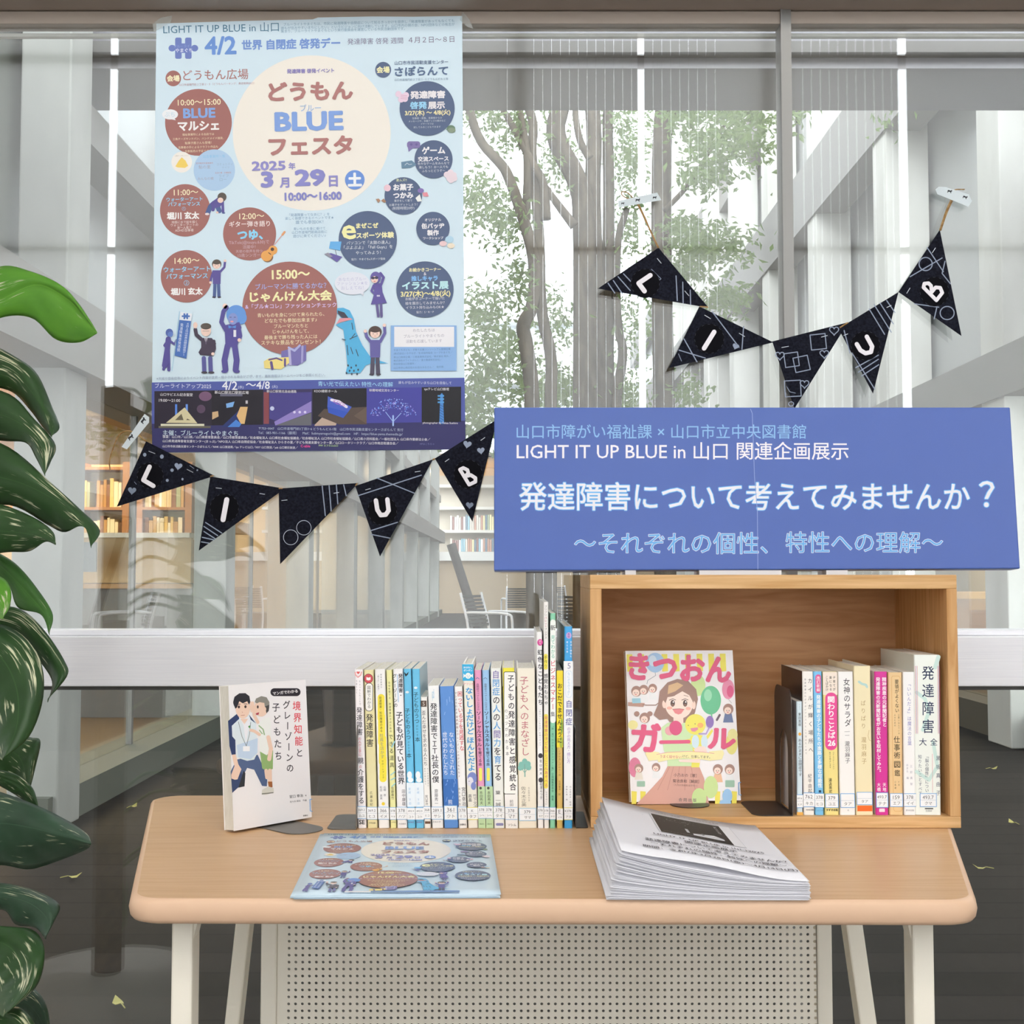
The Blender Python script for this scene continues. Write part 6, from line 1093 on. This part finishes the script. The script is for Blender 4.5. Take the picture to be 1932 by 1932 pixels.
Print(plA, nA, off=.0009).crop(.1656, 380, 1270).line([(1256, 1435), (1232, 1440), (1236, 1570), (1260, 1575)], 7, '6aa8e2').build('call_label', INK, bkA)
q = Vector((mb_ - ma)).normalized(); nb = -Vector((nA.x, nA.y, 0)).normalized()
bookend('grey steel bookend propping the comic-style book with its rounded tongue showing', ma + q * .045 + nb * .037, q, nb, .058, .12, .03, .108, STEEL)
# ------------------------------------------------------------------ balloon-girl book in the box
ca, cb_ = atz(1190.3, 1519, ZS), atz(1398, 1515.4, ZS)
bkB, plB, nB = cover_book('bright pink-titled book with a girl and balloons facing out of the wooden box', ca, cb_ - ca, R(10), (cb_ - ca).length, .2105, .013, 'e9e6da', 'f4f1f3', ZS)
P = Print(plB, nB, off=.0002).crop(.1863, 1140, 1200); P.rot = -2
YE = 'f0e45a'
for i in range(9):
    x = 226 + i * 118; P.poly([(x, 186 - i), (x + 58, 186 - i), (x + 66, 355), (x + 8, 362)], YE)
for x in (275, 365, 1120, 1200, 1290): P.poly([(x, 1570), (x + 55, 1575), (x + 50, 1700), (x + 2, 1702)], YE)
P.ell(515, 270, 92, 100, 'a9cbee'); P.ell(490, 250, 40, 55, 'd3e4f6'); P.line([(515, 370), (520, 400), (440, 450), (432, 486)], 4, '6a7a8a')
for x, y, rx, ry, c in ((950, 500, 74, 108, 'cbe29a'), (1078, 650, 104, 145, '6cc494'), (1050, 600, 40, 60, '9cdcb6'), (1255, 540, 62, 100, 'e890b0'), (1275, 560, 34, 60, 'de5a88'), (1290, 1090, 60, 110, 'ece488'), (1300, 1000, 50, 60, 'efe8a0'), (290, 900, 50, 46, 'f2eaa0'), (310, 1330, 62, 100, 'e080a0')): P.ell(x, y, rx, ry, c)
P.line([(1086, 795), (1090, 830)], 14, '6cc494'); P.line([(1258, 640), (1290, 680)], 3, '9a8a8a')
for x, y, s in ((325, 560, 52), (400, 545, 48), (490, 530, 44), (410, 830, 52), (350, 1340, 44), (525, 1330, 42), (1150, 1350, 50), (1270, 1350, 50), (1255, 740, 52)):
    P.poly([(x - s, y + s * 2.6), (x - s * .6, y + s * .6), (x + s * .6, y + s * .6), (x + s, y + s * 2.6)], {325: 'e8eef2', 1150: 'efc09a', 1255: '6f7fa8', 350: 'e9e2d6'}.get(x, 'eef0f2')); P.ell(x, y, s, s * 1.05, 'a9857a'); P.ell(x - s * .1, y + s * .3, s * .68, s * .68, 'f6ded2'); P.ell(x - s * .3, y + s * .3, 4, 6, '5a4a48', 8); P.ell(x + s * .15, y + s * .3, 4, 6, '5a4a48', 8); P.ell(x - s * .1, y + s * .62, 10, 6, 'e08a8a', 10)
for k in (-1, 1): P.ell(395 + k * 66, 788, 28, 26, 'a9857a')
P.poly([(240, 670), (410, 680), (396, 718), (240, 708)], 'c0988a'); P.poly([(280, 632), (365, 630), (370, 678), (285, 682)], '9fd0e2'); P.line([(1168, 800), (1140, 850)], 22, '6a5a66'); P.rr(330, 1470, 412, 1525, 8, '9fc4ae'); P.rr(1225, 1460, 1318, 1530, 8, '9fc4ae')
# girl
P.poly([(575, 930), (640, 880), (700, 870), (840, 870), (905, 890), (960, 960), (990, 1100), (960, 1330), (640, 1330), (640, 1270), (600, 1150)], 'cfe9b6'); P.poly([(640, 1318), (960, 1318), (1010, 1440), (1060, 1700), (325, 1704), (480, 1540), (590, 1420)], 'd9a596')
for a, b in (((700, 1325), (640, 1560)), ((760, 1325), (740, 1500)), ((820, 1325), (815, 1560)), ((880, 1325), (930, 1620)), ((660, 1325), (540, 1560))): P.line([a, b], 4, 'c08a7c')
HC = 'a07e72'
P.poly([(498, 800), (545, 690), (560, 560), (640, 470), (740, 435), (850, 455), (930, 540), (948, 640), (920, 770), (880, 860), (840, 880), (660, 870), (640, 840), (560, 850)], HC); P.poly([(700, 800), (800, 800), (800, 880), (745, 920), (700, 880)], 'f6ded2'); P.ell(755, 690, 140, 148, 'f8e2d6', 40); P.ell(608, 690, 22, 42, 'f6d8ca'); P.ell(905, 700, 20, 42, 'f6d8ca')
P.poly([(590, 640), (620, 540), (720, 470), (840, 480), (910, 580), (905, 680), (860, 600), (790, 560), (700, 610), (640, 620), (620, 680)], HC); P.poly([(650, 500), (740, 470), (800, 500), (720, 560), (640, 590)], 'd8b48a'); P.line([(600, 640), (520, 700), (430, 700), (390, 695)], 9, HC)
for x in (692, 818): P.ell(x, 682, 22, 34, '5a4440'); P.ell(x + 6, 668, 7, 9, 'f4f0f0'); P.ell(x, 700, 14, 12, '8a6456'); P.line([(x - 34, 650), (x, 636), (x + 30, 648)], 6, '4a3834')
P.line([(665, 612), (715, 602)], 5, '8a6a5e'); P.line([(805, 600), (850, 612)], 5, '8a6a5e'); P.ell(660, 730, 28, 16, 'f4b8a8'); P.ell(850, 735, 26, 16, 'f4b8a8'); P.poly([(690, 742), (760, 736), (808, 744), (780, 785), (750, 795), (715, 782)], 'e88a8e'); P.line([(690, 742), (760, 737), (808, 744)], 5, 'a85a5e')
P.ell(722, 932, 66, 74, 'e0507e'); P.ell(700, 905, 16, 22, 'f4a8c0'); P.ell(660, 960, 46, 46, 'e9a8b0'); P.ell(722, 932, 64, 72, 'dd5584')
# round yellow balloon figure
P.poly([(880, 1010), (960, 1000), (1030, 1020), (1090, 940), (1100, 965), (1050, 1040), (1000, 1060), (960, 1330), (880, 1330), (900, 1100), (790, 1080), (776, 1060), (870, 1040)], 'efe662'); P.ell(922, 895, 104, 104, 'f1e868', 44); P.ell(972, 905, 30, 26, 'f4b46a'); P.ell(850, 905, 5, 5, '5a4a40', 10); P.ell(918, 890, 5, 5, '5a4a40', 10); P.poly([(870, 935), (945, 925), (950, 945), (915, 970), (885, 965)], 'dd8aa4'); P.ell(922, 1070, 38, 68, 'd3e8f2'); P.ell(1012, 1070, 34, 66, 'd3e8f2'); P.ell(1068, 870, 40, 62, '9478c0'); P.line([(1060, 930), (1030, 990), (960, 990)], 14, 'b9a4dc')
P.poly([(900, 1150), (960, 1115), (1020, 1120), (1040, 1170), (1010, 1190), (930, 1180)], 'f6ded2'); P.poly([(750, 1250), (970, 1245), (970, 1285), (760, 1275)], 'f6ded2')
P.poly([(412, 1185), (460, 1160), (560, 1180), (545, 1255), (450, 1265)], 'f6ecb0'); P.poly([(1060, 1170), (1200, 1155), (1212, 1190), (1190, 1250), (1080, 1262)], 'f6ecb0'); P.poly([(530, 1200), (640, 1178), (850, 1168), (1000, 1175), (1110, 1190), (1080, 1265), (960, 1245), (800, 1240), (650, 1255), (545, 1278)], 'f4ecae'); P.line([(530, 1200), (640, 1178), (850, 1168), (1000, 1175), (1110, 1190)], 5, 'e89aa8'); P.text('うまく話せない', 672, 1222, 215, 'd4667a', .01); P.text('けど、仕事してます。', 930, 1222, 280, '6a5a58', .01)
for x, y, rx, ry, c in ((960, 1640, 74, 100, 'cde59a'), (1078, 1530, 72, 112, 'cde59a'), (1245, 1620, 50, 72, '9cc8f0'), (1225, 1690, 60, 34, '9cc8f0')): P.ell(x, y, rx, ry, c)
T_ = 'e45c86'
P.text('きつおん', 765, 325, 1040, T_, .045, 275); P.text('ガ', 420, 1030, 305, T_, .045, 300); P.line([(572, 1075), (775, 1072), (855, 1070)], 36, T_); P.text('ル', 1190, 1040, 285, T_, .045, 215)
P.text('小乃おの［著］', 818, 1410, 230, '7a5a54', .006); P.text('菊池良和［解説］', 825, 1470, 265, '7a5a54', .01); P.text('［九州大学病院 医学博士］', 825, 1512, 240, 'a88078'); P.text('合 同 出 版', 842, 1660, 180, '7a6a64', .01)
P.build('cover_print', COVER, bkB)
Print(plB, nB, off=.0016).crop(.1863, 1140, 1200).line([(1380, 1482), (1358, 1486), (1362, 1606), (1386, 1610)], 7, '6aa8e2').build('call_label', INK, bkB)
qb = (cb_ - ca).normalized(); nn_ = -Vector((nB.x, nB.y, 0)).normalized()
bookend('dark steel bookend propping the balloon-girl book inside the wooden box', ca + qb * .055 + nn_ * .056, qb, nn_, .054, .14, .025, .088, DARKSTEEL)
